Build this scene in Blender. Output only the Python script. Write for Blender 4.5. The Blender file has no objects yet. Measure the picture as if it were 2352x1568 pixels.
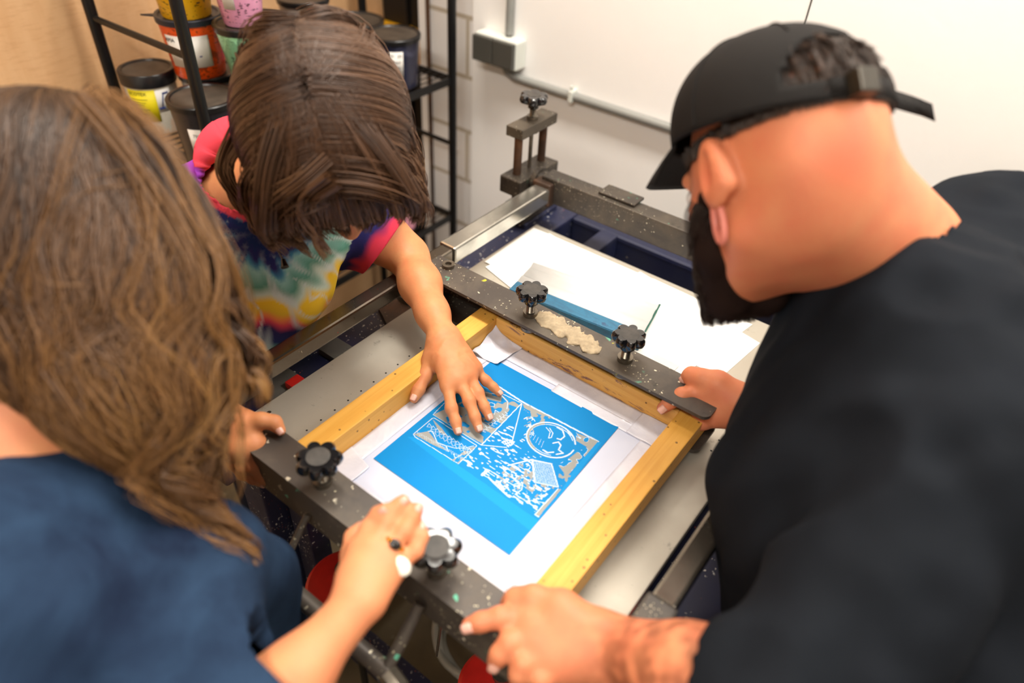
import bpy, bmesh, math, random
import numpy as np
from mathutils import Vector, Matrix
rng = np.random.default_rng(7)
random.seed(7)
C = bpy.context.scene.collection
PI = math.pi

# ------------------------------------------------------------------ camera calibration (measured from the perspective lines)
F = 1649.8
RM = np.array([[0.79353754, 0.60667135, 0.04741367],
               [0.42091952, -0.49095891, -0.76274905],
               [-0.43945983, 0.62522734, -0.64495413]])
CAMZ = 1.65
RV, DV, VV = RM[0], RM[1], RM[2]          # right, down, view directions in the room
def ray(x, y):
    return RM.T @ np.array([(x - 1176) / F, (y - 784) / F, 1.0])
def Pd(x, y, d):                           # measured point at distance d along the view axis
    return ray(x, y) * d + np.array([0, 0, CAMZ])
def Pz(x, y, z):                           # measured point at height z
    r = ray(x, y); return r * ((z - CAMZ) / r[2]) + np.array([0, 0, CAMZ])
def Py(x, y, v):
    r = ray(x, y); return r * (v / r[1]) + np.array([0, 0, CAMZ])
def Px(x, y, v):
    r = ray(x, y); return r * (v / r[0]) + np.array([0, 0, CAMZ])
A = np.array
def loc(px, py):                           # local right, down, away axes of the sight line through a measured point
    v = ray(px, py); v = v / np.linalg.norm(v); r = RV - v * (RV @ v); r /= np.linalg.norm(r); return r, np.cross(v, r), v
def nrm(v):
    v = np.asarray(v, float); return v / np.linalg.norm(v)

# ------------------------------------------------------------------ materials
MATS = {}
def srgb(c):
    return tuple(((x / 255) / 12.92 if x / 255 <= 0.04045 else ((x / 255 + 0.055) / 1.055) ** 2.4) for x in c)
class NT:
    def __init__(s, name):
        s.m = bpy.data.materials.new(name); s.m.use_nodes = True
        s.t = s.m.node_tree; s.n = s.t.nodes; s.b = s.n['Principled BSDF']
        s.tc = s.n.new('ShaderNodeTexCoord')
    def link(s, a, b): s.t.links.new(a, b)
    def mapping(s, scale=(1, 1, 1), rot=(0, 0, 0), loc=(0, 0, 0)):
        m = s.n.new('ShaderNodeMapping'); m.inputs['Scale'].default_value = scale
        m.inputs['Rotation'].default_value = rot; m.inputs['Location'].default_value = loc
        s.link(s.tc.outputs['Object'], m.inputs['Vector']); return m.outputs[0]
    def noise(s, scale=5, detail=4, rough=.55, vec=None, dist=0.0):
        n = s.n.new('ShaderNodeTexNoise'); n.inputs['Scale'].default_value = scale
        n.inputs['Detail'].default_value = detail; n.inputs['Roughness'].default_value = rough
        n.inputs['Distortion'].default_value = dist
        s.link(vec or s.tc.outputs['Object'], n.inputs['Vector']); return n.outputs['Fac']
    def voro(s, scale=50, vec=None, rnd=1.0, rag=0.0):
        vec = vec or s.tc.outputs['Object']
        if rag:
            n0 = s.n.new('ShaderNodeTexNoise'); n0.inputs['Scale'].default_value = scale * 1.6; n0.inputs['Detail'].default_value = 3; s.link(vec, n0.inputs['Vector'])
            vm = s.n.new('ShaderNodeVectorMath'); vm.operation = 'MULTIPLY_ADD'; vm.inputs[1].default_value = (rag / scale,) * 3
            s.link(n0.outputs['Color'], vm.inputs[0]); s.link(vec, vm.inputs[2]); vec = vm.outputs[0]
        n = s.n.new('ShaderNodeTexVoronoi'); n.inputs['Scale'].default_value = scale
        n.inputs['Randomness'].default_value = rnd
        s.link(vec, n.inputs['Vector']); return n.outputs['Distance']
    def ramp(s, fac, stops, interp='LINEAR'):
        r = s.n.new('ShaderNodeValToRGB'); r.color_ramp.interpolation = interp
        e = r.color_ramp.elements
        while len(e) < len(stops): e.new(0.5)
        for el, (p, c) in zip(e, stops):
            el.position = p
            el.color = (c, c, c, 1) if isinstance(c, (int, float)) else (*c[:3], 1)
        s.link(fac, r.inputs[0]); return r.outputs[0]
    def mix(s, fac, a, b, mode='MIX'):
        m = s.n.new('ShaderNodeMix'); m.data_type = 'RGBA'; m.blend_type = mode
        if isinstance(fac, (int, float)): m.inputs[0].default_value = fac
        else: s.link(fac, m.inputs[0])
        for i, v in ((6, a), (7, b)):
            if isinstance(v, tuple): m.inputs[i].default_value = (*v[:3], 1)
            else: s.link(v, m.inputs[i])
        return m.outputs[2]
    def bump(s, h, strength=.2, dist=.002):
        b = s.n.new('ShaderNodeBump'); b.inputs['Strength'].default_value = strength
        b.inputs['Distance'].default_value = dist
        s.link(h, b.inputs['Height']); s.link(b.outputs[0], s.b.inputs['Normal'])
    def set(s, col=None, rough=.5, metal=0., spec=None, sss=None, alpha=None, trans=None, coat=None, sheen=None):
        if col is not None:
            if isinstance(col, tuple): s.b.inputs['Base Color'].default_value = (*col[:3], 1)
            else: s.link(col, s.b.inputs['Base Color'])
        if isinstance(rough, (int, float)): s.b.inputs['Roughness'].default_value = rough
        else: s.link(rough, s.b.inputs['Roughness'])
        s.b.inputs['Metallic'].default_value = metal
        if spec is not None: s.b.inputs['Specular IOR Level'].default_value = spec
        if sss: 
            s.b.inputs['Subsurface Weight'].default_value = sss
            s.b.inputs['Subsurface Radius'].default_value = (1, .35, .2)
            s.b.inputs['Subsurface Scale'].default_value = .008
        if alpha is not None: s.b.inputs['Alpha'].default_value = alpha
        if trans is not None: s.b.inputs['Transmission Weight'].default_value = trans
        if coat is not None: s.b.inputs['Coat Weight'].default_value = coat
        if sheen is not None: s.b.inputs['Sheen Weight'].default_value = sheen
        return s.m
    def attr(s, name='Col'):
        a = s.n.new('ShaderNodeAttribute'); a.attribute_name = name; return a.outputs['Color']

def plain(name, c, rough=.5, metal=0., bump=0., var=.12, nscale=12, **k):
    if name in MATS: return MATS[name]
    t = NT(name); c = srgb(c)
    n = t.noise(nscale, 5)
    col = t.mix(t.ramp(n, [(.3, 0.), (.7, 1.)]), tuple(x * (1 - var) for x in c), tuple(min(1, x * (1 + var)) for x in c))
    if bump: t.bump(t.noise(nscale * 12, 3), bump)
    MATS[name] = t.set(col, rough, metal, **k); return MATS[name]

def worn(name, base, dust, specks, rough=.45, metal=.2, amount=.5, sc=1.0):
    """painted or bare metal with dusty wear and little spots of dried paint"""
    t = NT(name)
    n = t.noise(9 * sc, 8, .65, dist=.4)
    col = t.mix(t.ramp(n, [(.42, 0.), (.75, amount)]), srgb(base), srgb(dust))
    n2 = t.noise(30 * sc, 6, .7)
    col = t.mix(t.ramp(n2, [(.62, 0.), (.70, .55)]), col, tuple(x * .35 for x in srgb(base)))
    for i, (c, s, th) in enumerate(specks):
        v = t.voro(s, t.mapping(loc=(i * 3.1, i * 1.7, .3 * i)), rag=.9)
        msk = t.noise(14, 3, vec=t.mapping(loc=(i * 5, 2, 1)))
        f = t.mix(1.0, t.ramp(v, [(th, 1.), (th + .02, 0.)]), t.ramp(msk, [(.5, 0.), (.56, 1.)]), 'MULTIPLY')
        col = t.mix(f, col, srgb(c))
    t.bump(n2, .25, .0006)
    rr = t.ramp(n, [(.3, rough * .75), (.8, min(1, rough * 1.5))])
    MATS[name] = t.set(col, rr, metal); return MATS[name]

def wood(name, a, b, axis, stain=None, stain_amt=.0):
    t = NT(name)
    sc = [38, 38, 38]; sc[axis] = 1.6
    v = t.mapping(scale=tuple(sc))
    n = t.noise(1.6, 6, .6, vec=v, dist=1.2)
    col = t.mix(t.ramp(n, [(.3, 0.), (.65, 1.)]), srgb(b), srgb(a))
    n2 = t.noise(7, 4)
    col = t.mix(t.ramp(n2, [(.45, 0.), (.8, .35)]), col, srgb((150, 105, 60)))
    if stain:
        sv = [30, 30, 30]; sv[axis] = 9
        s1 = t.noise(1.3, 7, .7, vec=t.mapping(scale=tuple(sv), loc=(4, 1, 2)), dist=.7)
        col = t.mix(t.ramp(s1, [(.55, 0.), (.61, stain_amt)]), col, srgb(stain))
    k = t.voro(60, t.mapping(loc=(2, 5, 1)))
    col = t.mix(t.ramp(k, [(.08, .8), (.12, 0.)]), col, srgb((70, 45, 35)))
    t.bump(n, .15, .0006)
    MATS[name] = t.set(col, .5, 0, spec=.35); return MATS[name]

def vcol(name, rough=.6, sss=None, bumpn=None, spec=None, **k):
    t = NT(name)
    if bumpn: t.bump(t.noise(bumpn[0], 4), bumpn[1], bumpn[2])
    MATS[name] = t.set(t.attr(), rough, 0, spec=spec, sss=sss, **k); return MATS[name]

def M(n): return MATS[n]

# ------------------------------------------------------------------ mesh helpers
def tag(o, label=None, cat=None, group=None, kind=None):
    if label: o['label'] = label
    if cat: o['category'] = cat
    if group: o['group'] = group
    if kind: o['kind'] = kind
    return o
def empty(name, loc, label=None, cat=None, group=None):
    o = bpy.data.objects.new(name, None); C.objects.link(o); o.location = tuple(loc); o.empty_display_size = .05
    return tag(o, label, cat, group)
class MB:
    def __init__(s): s.bm = bmesh.new()
    def box(s, lo, hi, bev=0.0, rot=None, piv=None):
        lo = Vector(lo); hi = Vector(hi)
        r = bmesh.ops.create_cube(s.bm, size=1)
        vs = r['verts']; c = (lo + hi) / 2; d = hi - lo
        for v in vs: v.co = Vector((v.co.x * d.x, v.co.y * d.y, v.co.z * d.z)) + c
        if bev:
            es = list({e for v in vs for e in v.link_edges})
            g = bmesh.ops.bevel(s.bm, geom=es, offset=bev, segments=2, profile=.6, affect='EDGES')
            vs = list({v for f in g['faces'] for v in f.verts} | {v for v in vs if v.is_valid})
        if rot is not None:
            m = Matrix.Translation(Vector(piv if piv is not None else c)) @ rot.to_4x4() @ Matrix.Translation(-Vector(piv if piv is not None else c))
            for v in vs: v.co = m @ v.co
        return s
    def tube(s, pts, r, seg=12, cap=True, closed=False):
        pts = [Vector(p) for p in pts]; n = len(pts)
        rs = r if hasattr(r, '__len__') else [r] * n
        rings = []; t0 = (pts[1] - pts[0]).normalized()
        up = Vector((0, 0, 1)) if abs(t0.z) < .9 else Vector((1, 0, 0))
        for i, p in enumerate(pts):
            if closed: t = (pts[(i + 1) % n] - pts[i - 1]).normalized()
            else: t = (pts[min(i + 1, n - 1)] - pts[max(i - 1, 0)]).normalized()
            a = up - t * up.dot(t)
            if a.length < 1e-5: a = Vector((0, 1, 0)) - t * t.y
            a.normalize(); b = t.cross(a); up = a
            rings.append([s.bm.verts.new(p + (a * math.cos(2 * PI * k / seg) + b * math.sin(2 * PI * k / seg)) * rs[i]) for k in range(seg)])
        m = n if closed else n - 1
        for i in range(m):
            q, w = rings[i], rings[(i + 1) % n]
            for k in range(seg): s.bm.faces.new((q[k], q[(k + 1) % seg], w[(k + 1) % seg], w[k]))
        if cap and not closed:
            s.bm.faces.new(rings[0][::-1]); s.bm.faces.new(rings[-1])
        return s
    def lathe(s, prof, c=(0, 0, 0), seg=40, a0=0, a1=2 * PI):
        c = Vector(c); full = abs(a1 - a0 - 2 * PI) < 1e-6
        rings = []
        for (r, z) in prof:
            if r < 1e-6: rings.append([s.bm.verts.new(c + Vector((0, 0, z)))])
            else:
                k = seg if full else seg + 1
                rings.append([s.bm.verts.new(c + Vector((r * math.cos(a0 + (a1 - a0) * i / seg), r * math.sin(a0 + (a1 - a0) * i / seg), z))) for i in range(k)])
        for q, w in zip(rings, rings[1:]):
            m = max(len(q), len(w)); m2 = m if full else m - 1
            for k in range(m2):
                f = []
                for vv in (q[k % len(q)], q[(k + 1) % len(q)], w[(k + 1) % len(w)], w[k % len(w)]):
                    if vv not in f: f.append(vv)
                if len(f) > 2: s.bm.faces.new(f)
        return s
    def prism(s, poly, z0, z1):
        a = [s.bm.verts.new((p[0], p[1], z0)) for p in poly]; b = [s.bm.verts.new((p[0], p[1], z1)) for p in poly]
        n = len(poly)
        s.bm.faces.new(a[::-1]); s.bm.faces.new(b)
        for i in range(n): s.bm.faces.new((a[i], a[(i + 1) % n], b[(i + 1) % n], b[i]))
        return s
    def xform(s, m):
        for v in s.bm.verts: v.co = m @ v.co
        return s
    def build(s, name, mat, parent=None, smooth=False, kind=None, label=None):
        bmesh.ops.recalc_face_normals(s.bm, faces=s.bm.faces)
        me = bpy.data.meshes.new(name); s.bm.to_mesh(me); s.bm.free()
        if smooth:
            for p in me.polygons: p.use_smooth = True
            try: me.set_sharp_from_angle(angle=math.radians(40))
            except Exception: pass
        me.materials.append(mat)
        o = bpy.data.objects.new(name, me); C.objects.link(o)
        if parent is not None:
            o.parent = parent
            o.matrix_parent_inverse = wm(parent).inverted()
        return tag(o, label=label, kind=kind)
def wm(o):
    m = Matrix.LocRotScale(o.location, o.rotation_euler, o.scale)
    return m if o.parent is None else wm(o.parent) @ o.matrix_parent_inverse @ m

def np_mesh(name, V, Q, mat, parent=None, col=None, smooth=True, label=None, kind=None):
    V = np.ascontiguousarray(V, np.float32); Q = np.ascontiguousarray(Q, np.int32)
    me = bpy.data.meshes.new(name); k = Q.shape[1]
    me.vertices.add(len(V)); me.vertices.foreach_set('co', V.ravel())
    me.loops.add(Q.size); me.loops.foreach_set('vertex_index', Q.ravel())
    me.polygons.add(len(Q)); me.polygons.foreach_set('loop_start', np.arange(0, Q.size, k, dtype=np.int32))
    me.update(calc_edges=True)
    if smooth: me.polygons.foreach_set('use_smooth', np.ones(len(Q), bool))
    if col is not None:
        a = me.color_attributes.new('Col', 'FLOAT_COLOR', 'POINT')
        c = np.ones((len(V), 4), np.float32); c[:, :3] = col; a.data.foreach_set('color', c.ravel())
    me.materials.append(mat); me.validate()
    o = bpy.data.objects.new(name, me); C.objects.link(o)
    if parent is not None:
        o.parent = parent; o.matrix_parent_inverse = wm(parent).inverted()
    return tag(o, label=label, kind=kind)

def text_mesh(body, size, extr=.0002):
    cu = bpy.data.curves.new('lettering', 'FONT'); cu.body = body; cu.size = size; cu.extrude = extr
    cu.align_x = 'CENTER'; cu.align_y = 'CENTER'
    o = bpy.data.objects.new('lettering', cu); C.objects.link(o)
    dg = bpy.context.evaluated_depsgraph_get(); me = bpy.data.meshes.new_from_object(o.evaluated_get(dg))
    bpy.data.objects.remove(o); bpy.data.curves.remove(cu); return me

# ------------------------------------------------------------------ signed distance shapes -> one continuous mesh
class Shape:
    def __init__(s): s.p = []; s.post = None
    def rc(s, a, b, ra, rb=None, k=.012, op=1):
        s.p.append(('c', np.asarray(a, float), np.asarray(b, float), ra, ra if rb is None else rb, k, op)); return s
    def chain(s, pts, rs, k=.012):
        for i in range(len(pts) - 1): s.rc(pts[i], pts[i + 1], rs[i], rs[i + 1], k)
        return s
    def el(s, c, r, axes=None, k=.012, op=1):
        s.p.append(('e', np.asarray(c, float), np.asarray(r, float), np.eye(3) if axes is None else np.asarray(axes, float), k, op)); return s
    def add(s, other): s.p += other.p; return s
    def bounds(s, pad=.03):
        lo, hi = [], []
        for q in s.p:
            if q[-1] < 0: continue
            if q[0] == 'c':
                r = max(q[3], q[4]); lo.append(np.minimum(q[1], q[2]) - r); hi.append(np.maximum(q[1], q[2]) + r)
            else:
                r = max(q[2]); lo.append(q[1] - r); hi.append(q[1] + r)
        return np.min(lo, 0) - pad, np.max(hi, 0) + pad
    def __call__(s, P):
        P = np.asarray(P, np.float32); d = None
        mn, mx = P.min(0), P.max(0); pc = (mn + mx) / 2; hd = float(np.linalg.norm(mx - mn)) / 2
        for q in s.p:
            if hd < .16:                       # far away from this batch of points: cannot touch the surface here
                if q[0] == 'c':
                    ba = q[2] - q[1]; h = np.clip((pc - q[1]) @ ba / max(ba @ ba, 1e-12), 0, 1); dist = np.linalg.norm(pc - q[1] - h * ba) - max(q[3], q[4])
                else: dist = np.linalg.norm(pc - q[1]) - max(q[2])
                if dist > hd + .045 + q[-2] and not (d is None and q is s.p[-1]): continue
            if q[0] == 'c':
                a = q[1].astype(np.float32); ba = (q[2] - q[1]).astype(np.float32); L = float(ba @ ba)
                pa = P - a; h = np.clip(pa @ ba / max(L, 1e-12), 0, 1)
                e = np.sqrt(((pa - h[:, None] * ba) ** 2).sum(1)) - (q[3] + (q[4] - q[3]) * h)
            else:
                l = (P - q[1].astype(np.float32)) @ q[3].T.astype(np.float32); r = q[2].astype(np.float32)
                k0 = np.sqrt(((l / r) ** 2).sum(1)); k1 = np.sqrt(((l / r ** 2) ** 2).sum(1)) + 1e-9
                e = k0 * (k0 - 1) / k1
            k, op = q[-2], q[-1]
            if d is None:
                if op > 0: d = e
                continue
            if op > 0:
                h = np.maximum(k - np.abs(d - e), 0) / k; d = np.minimum(d, e) - h * h * k * .25
            else:
                e = -e; h = np.maximum(k - np.abs(d - e), 0) / k; d = np.maximum(d, e) + h * h * k * .25
        if d is None: return np.full(len(P), .5, np.float32)
        if s.post: d = s.post(P, d)
        return d
def grad(fn, P, e=.002):
    d0 = fn(P); g = np.stack([fn(P + np.eye(3, dtype=np.float32)[i] * e) - d0 for i in range(3)], 1)
    return d0, g / (np.linalg.norm(g, axis=1, keepdims=True) + 1e-9)

def surf(fn, lo, hi, h, slack=1.7):
    B = 8; lo = np.asarray(lo, float); hi = np.asarray(hi, float)
    nb = np.ceil((hi - lo) / (h * B)).astype(int)
    I = np.stack(np.meshgrid(*[np.arange(n) for n in nb], indexing='ij'), -1).reshape(-1, 3)
    cen = lo + (I + .5) * (h * B)
    d = np.concatenate([fn(cen[i:i + 200000]) for i in range(0, len(cen), 200000)])
    I = I[np.abs(d) < h * B * .87 * slack + .004]; I = I[np.lexsort(((I[:, 2] // 4), (I[:, 1] // 4), (I[:, 0] // 4)))]
    g = np.stack(np.meshgrid(*[np.arange(B + 1)] * 3, indexing='ij'), -1)
    N = nb * B + 2
    keyf = lambda c: (c[..., 0].astype(np.int64) * N[1] + c[..., 1]) * N[2] + c[..., 2]
    VK, VP, EK = [], [], []
    corners = [(a, b, c) for a in (0, 1) for b in (0, 1) for c in (0, 1)]
    edges = [(p, q) for i, p in enumerate(corners) for q in corners[i + 1:] if sum(abs(x - y) for x, y in zip(p, q)) == 1]
    for s in range(0, len(I), 48):
        b = I[s:s + 48]; gi = b[:, None, None, None, :] * B + g
        v = fn((lo + gi.reshape(-1, 3) * h)).reshape(len(b), B + 1, B + 1, B + 1)
        sg = v < 0
        cnt = sum(sg[:, a:a + B, c:c + B, e:e + B].astype(np.int8) for a, c, e in corners)
        w = np.argwhere((cnt > 0) & (cnt < 8))
        if len(w):
            acc = np.zeros((len(w), 3)); n = np.zeros(len(w))
            for p, q in edges:
                v0 = v[w[:, 0], w[:, 1] + p[0], w[:, 2] + p[1], w[:, 3] + p[2]]
                v1 = v[w[:, 0], w[:, 1] + q[0], w[:, 2] + q[1], w[:, 3] + q[2]]
                m = (v0 < 0) != (v1 < 0); t = np.where(m, v0 / np.where(m, v0 - v1, 1), 0)
                acc += m[:, None] * (A(p) + t[:, None] * (A(q) - A(p))); n += m
            cell = b[w[:, 0]] * B + w[:, 1:]
            VK.append(keyf(cell)); VP.append(lo + (cell + acc / n[:, None]) * h)
        for ax in range(3):
            sl0 = [slice(0, B)] * 3; sl1 = list(sl0); sl1[ax] = slice(1, B + 1)
            a0 = sg[(slice(None), *sl0)]; a1 = sg[(slice(None), *sl1)]
            w = np.argwhere(a0 != a1)
            if len(w):
                EK.append(np.concatenate([b[w[:, 0]] * B + w[:, 1:], np.full((len(w), 1), ax), a0[tuple(w.T)][:, None]], 1))
    VK = np.concatenate(VK); VP = np.concatenate(VP); o = np.argsort(VK); VK = VK[o]; VP = VP[o]
    EK = np.concatenate(EK); Q = []
    for ax in range(3):
        e = EK[EK[:, 3] == ax]; c = e[:, :3]; b_, c_ = [(1, 2), (2, 0), (0, 1)][ax]
        ub = np.eye(3, dtype=int)[b_]; uc = np.eye(3, dtype=int)[c_]
        ks = [keyf(x) for x in (c, c - ub, c - ub - uc, c - uc)]
        ids = [np.clip(np.searchsorted(VK, k), 0, len(VK) - 1) for k in ks]
        ok = np.all([VK[i] == k for i, k in zip(ids, ks)], 0)
        q = np.stack(ids, 1)[ok]; fl = e[ok, 4] == 0
        q[fl] = q[fl][:, ::-1]; Q.append(q)
    return VP, np.concatenate(Q)
def shape_mesh(name, sh, h, mat, parent=None, colfn=None, keep=None, label=None, smooth_it=1, cuts=()):
    lo, hi = sh.bounds(); V, Q = surf(sh, lo, hi, h)
    for _ in range(smooth_it):
        S = np.zeros_like(V); n = np.zeros(len(V))
        for k in range(4):
            for j in (1, 3):
                np.add.at(S, Q[:, k], V[Q[:, (k + j) % 4]]); np.add.at(n, Q[:, k], 1)
        V = V * .5 + .5 * S / np.maximum(n, 1)[:, None]
    if keep is not None:
        m = keep(V); Q = Q[m[Q].all(1)]
        u = np.unique(Q); r = -np.ones(len(V), int); r[u] = np.arange(len(u)); V = V[u]; Q = r[Q]
    for ct in cuts:                                   # clean openings: ('plane', centre, outward dir, reach) or ('hole', centre, axis, radius, a0, a1)
        if ct[0] == 'plane':
            c, ax, R = ct[1:4]; off = ct[4] if len(ct) > 4 else 0; s_ = (V - c) @ ax; m = (s_ > 0) & (np.linalg.norm(V - c - ax * off, axis=1) < R); mv = -s_[:, None] * ax
        else:
            _, c, ax, R, a0, a1 = ct; q = V - c; al = q @ ax; rv = q - al[:, None] * ax; rad = np.linalg.norm(rv, axis=1)
            m = (rad < R) & (al > a0) & (al < a1); mv = rv / (rad[:, None] + 1e-9) * (R - rad)[:, None]
        Q = Q[~m[Q].all(1)]; V = np.where(m[:, None], V + mv, V)
    if cuts:
        u = np.unique(Q); r = -np.ones(len(V), int); r[u] = np.arange(len(u)); V = V[u]; Q = r[Q]
    return np_mesh(name, V, Q, mat, parent, col=colfn(V) if colfn else None, label=label)

# smooth lattice noise used for folds, dye and stains
_T = rng.random((64, 64, 64)).astype(np.float32)
def vnoise(P, s=1.0, o=0.0):
    P = np.asarray(P, np.float32) * s + o + 100; i = np.floor(P).astype(int); f = P - i; f = f * f * (3 - 2 * f); i %= 64; j = (i + 1) % 64
    g = lambda a, b, c: _T[a, b, c]
    x0 = g(i[:, 0], i[:, 1], i[:, 2]) * (1 - f[:, 0]) + g(j[:, 0], i[:, 1], i[:, 2]) * f[:, 0]
    x1 = g(i[:, 0], j[:, 1], i[:, 2]) * (1 - f[:, 0]) + g(j[:, 0], j[:, 1], i[:, 2]) * f[:, 0]
    x2 = g(i[:, 0], i[:, 1], j[:, 2]) * (1 - f[:, 0]) + g(j[:, 0], i[:, 1], j[:, 2]) * f[:, 0]
    x3 = g(i[:, 0], j[:, 1], j[:, 2]) * (1 - f[:, 0]) + g(j[:, 0], j[:, 1], j[:, 2]) * f[:, 0]
    y0 = x0 * (1 - f[:, 1]) + x1 * f[:, 1]; y1 = x2 * (1 - f[:, 1]) + x3 * f[:, 1]
    return (y0 * (1 - f[:, 2]) + y1 * f[:, 2]) * 2 - 1
# ================================================================== materials of the place
plain('white_wall', (250, 247, 244), .75, bump=.12, var=.015, nscale=4)
t = NT('tile'); br = t.n.new('ShaderNodeTexBrick')
t.link(t.mapping(rot=(PI / 2, 0, 0)), br.inputs['Vector'])
br.inputs['Scale'].default_value = 1.0; br.inputs['Brick Width'].default_value = .42; br.inputs['Row Height'].default_value = .155
br.inputs['Mortar Size'].default_value = .006; br.inputs['Color1'].default_value = (.84, .82, .8, 1); br.inputs['Color2'].default_value = (.8, .78, .76, 1)
br.inputs['Mortar'].default_value = (.48, .42, .33, 1); br.offset = .5
t.bump(br.outputs['Fac'], -.4, .003); MATS['tile'] = t.set(br.outputs['Color'], .45)
t = NT('plywood'); n = t.noise(2.2, 6, .6, vec=t.mapping(scale=(1, 3.5, .7)), dist=.8)
n2 = t.noise(60, 3, vec=t.mapping(scale=(1, .5, 3)))
c_ = t.mix(t.ramp(n, [(.3, 0.), (.7, 1.)]), srgb((214, 166, 118)), srgb((232, 190, 144)))
c_ = t.mix(t.ramp(n2, [(.5, 0.), (.75, .3)]), c_, srgb((186, 132, 88)))
MATS['plywood'] = t.set(c_, .55)
t = NT('floor_concrete'); n = t.noise(3, 8, .65); n2 = t.noise(26, 5, .7)
c_ = t.mix(t.ramp(n, [(.3, 0.), (.7, 1.)]), srgb((76, 64, 44)), srgb((112, 97, 70)))
c_ = t.mix(t.ramp(n2, [(.62, 0.), (.7, .6)]), c_, srgb((150, 138, 112)))
MATS['floor_concrete'] = t.set(c_, .7)
plain('ceiling_paint', (228, 226, 222), .8, var=.02)
plain('black_metal', (18, 18, 19), .38, .3, var=.2)
worn('dark_steel', (58, 52, 47), (112, 100, 84), [((205, 198, 175), 95, .10), ((190, 178, 150), 230, .14), ((70, 150, 120), 60, .09)], .45, .35, .7)
worn('dark_steel_paint', (70, 63, 58), (124, 112, 96), [((215, 205, 180), 60, .12), ((200, 190, 160), 160, .16), ((100, 180, 150), 38, .14), ((225, 215, 40), 17, .07), ((210, 200, 178), 30, .10)], .5, .25, .6)
worn('rusty_steel', (62, 46, 36), (120, 80, 50), [((170, 150, 120), 120, .08)], .55, .4, .8)
worn('navy_paint', (28, 34, 66), (52, 50, 60), [((205, 205, 200), 60, .13), ((220, 215, 205), 150, .16), ((190, 90, 50), 90, .08), ((110, 140, 60), 30, .07)], .45, .05, .55)
worn('chrome', (112, 104, 94), (84, 72, 60), [((215, 210, 195), 90, .08), ((190, 40, 40), 50, .05)], .22, .88, .5)
worn('chrome_bright', (196, 194, 186), (120, 118, 108), [((215, 210, 195), 60, .06)], .18, .9, .6)
worn('navy_plain', (24, 30, 60), (44, 42, 50), [((150, 140, 120), 26, .05)], .5, .05, .5)
worn('bed_grey', (186, 178, 164), (170, 158, 140), [((120, 110, 96), 45, .04)], .38, .25, .35)
worn('grey_block', (96, 96, 92), (140, 136, 124), [((190, 190, 180), 60, .1)], .55, .2, .6)
plain('bolt_steel', (120, 112, 100), .3, .85, var=.25, nscale=60)
plain('bakelite', (20, 20, 22), .16, 0, var=.3, nscale=40, coat=.5)
plain('dusty_bakelite', (58, 54, 50), .5, 0, var=.35, nscale=90)
plain('red_paint', (205, 34, 26), .45, bump=.05, var=.14, nscale=30)
plain('cable_grey', (150, 148, 138), .5)
plain('beige_board', (156, 146, 122), .6)
plain('white_box', (214, 216, 208), .4, var=.03)
plain('grey_rocker', (72, 71, 66), .45, var=.06)
plain('conduit_grey', (138, 138, 134), .45, var=.06)
plain('paper_white', (246, 244, 240), .7, var=.008)
plain('acetate', (205, 205, 200), .15)
wood('pine_x', (224, 172, 92), (204, 146, 66), 0, (96, 60, 78), .85)
wood('pine_y', (230, 174, 82), (210, 150, 58), 1)
plain('yellow_board', (226, 164, 20), .5); plain('black_board', (14, 12, 12), .6)

# ================================================================== camera
cam = bpy.data.cameras.new('camera'); co = bpy.data.objects.new('camera', cam); C.objects.link(co)
cam.sensor_width = 36; cam.lens = F / 2352 * 36; cam.clip_start = .02
co.matrix_world = Matrix([[RV[0], -DV[0], -VV[0], 0], [RV[1], -DV[1], -VV[1], 0], [RV[2], -DV[2], -VV[2], CAMZ], [0, 0, 0, 1]])
cam.dof.use_dof = True; cam.dof.focus_distance = 1.09; cam.dof.aperture_fstop = 1.9
bpy.context.scene.camera = co

# ================================================================== room
WX, WY, X1, Y0, H = -1.64, 1.5, 3.0, -2.6, 2.85
def setting(name, lo, hi, mat):
    return MB().box(lo, hi).build(name, mat, kind='structure')
setting('floor', (WX - .1, Y0, -.1), (X1, WY + .4, 0), M('floor_concrete'))
setting('ceiling', (WX - .1, Y0, H), (X1, WY + .4, H + .1), M('ceiling_paint'))
setting('wall_left', (WX - .1, Y0, 0), (WX, WY + .4, H), M('plywood'))
setting('wall_back', (-1.24, WY, 0), (X1, WY + .15, H), M('white_wall'))
setting('wall_tiled', (-1.395, WY + .004, 0), (-1.24, WY + .15, H), M('tile'))
setting('wall_niche', (WX, WY + .32, 0), (-1.39, WY + .4, H), M('black_board'))
setting('wall_right', (X1, Y0, 0), (X1 + .1, WY, H), M('white_wall'))
setting('wall_front', (WX, Y0 - .1, 0), (X1, Y0, H), M('white_wall'))
setting('trim_1', (-1.425, WY - .006, 0), (-1.395, WY + .15, H), M('white_wall'))
MB().box((-.4175, WY - .0008, .0), (-.4145, WY + .001, 2.6)).build('trim_2', M('grey_rocker'), kind='structure')
MB().box((-1.398, WY - .0075, 0), (-1.392, WY + .01, H)).build('trim_3', M('rusty_steel'), kind='structure')

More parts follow.
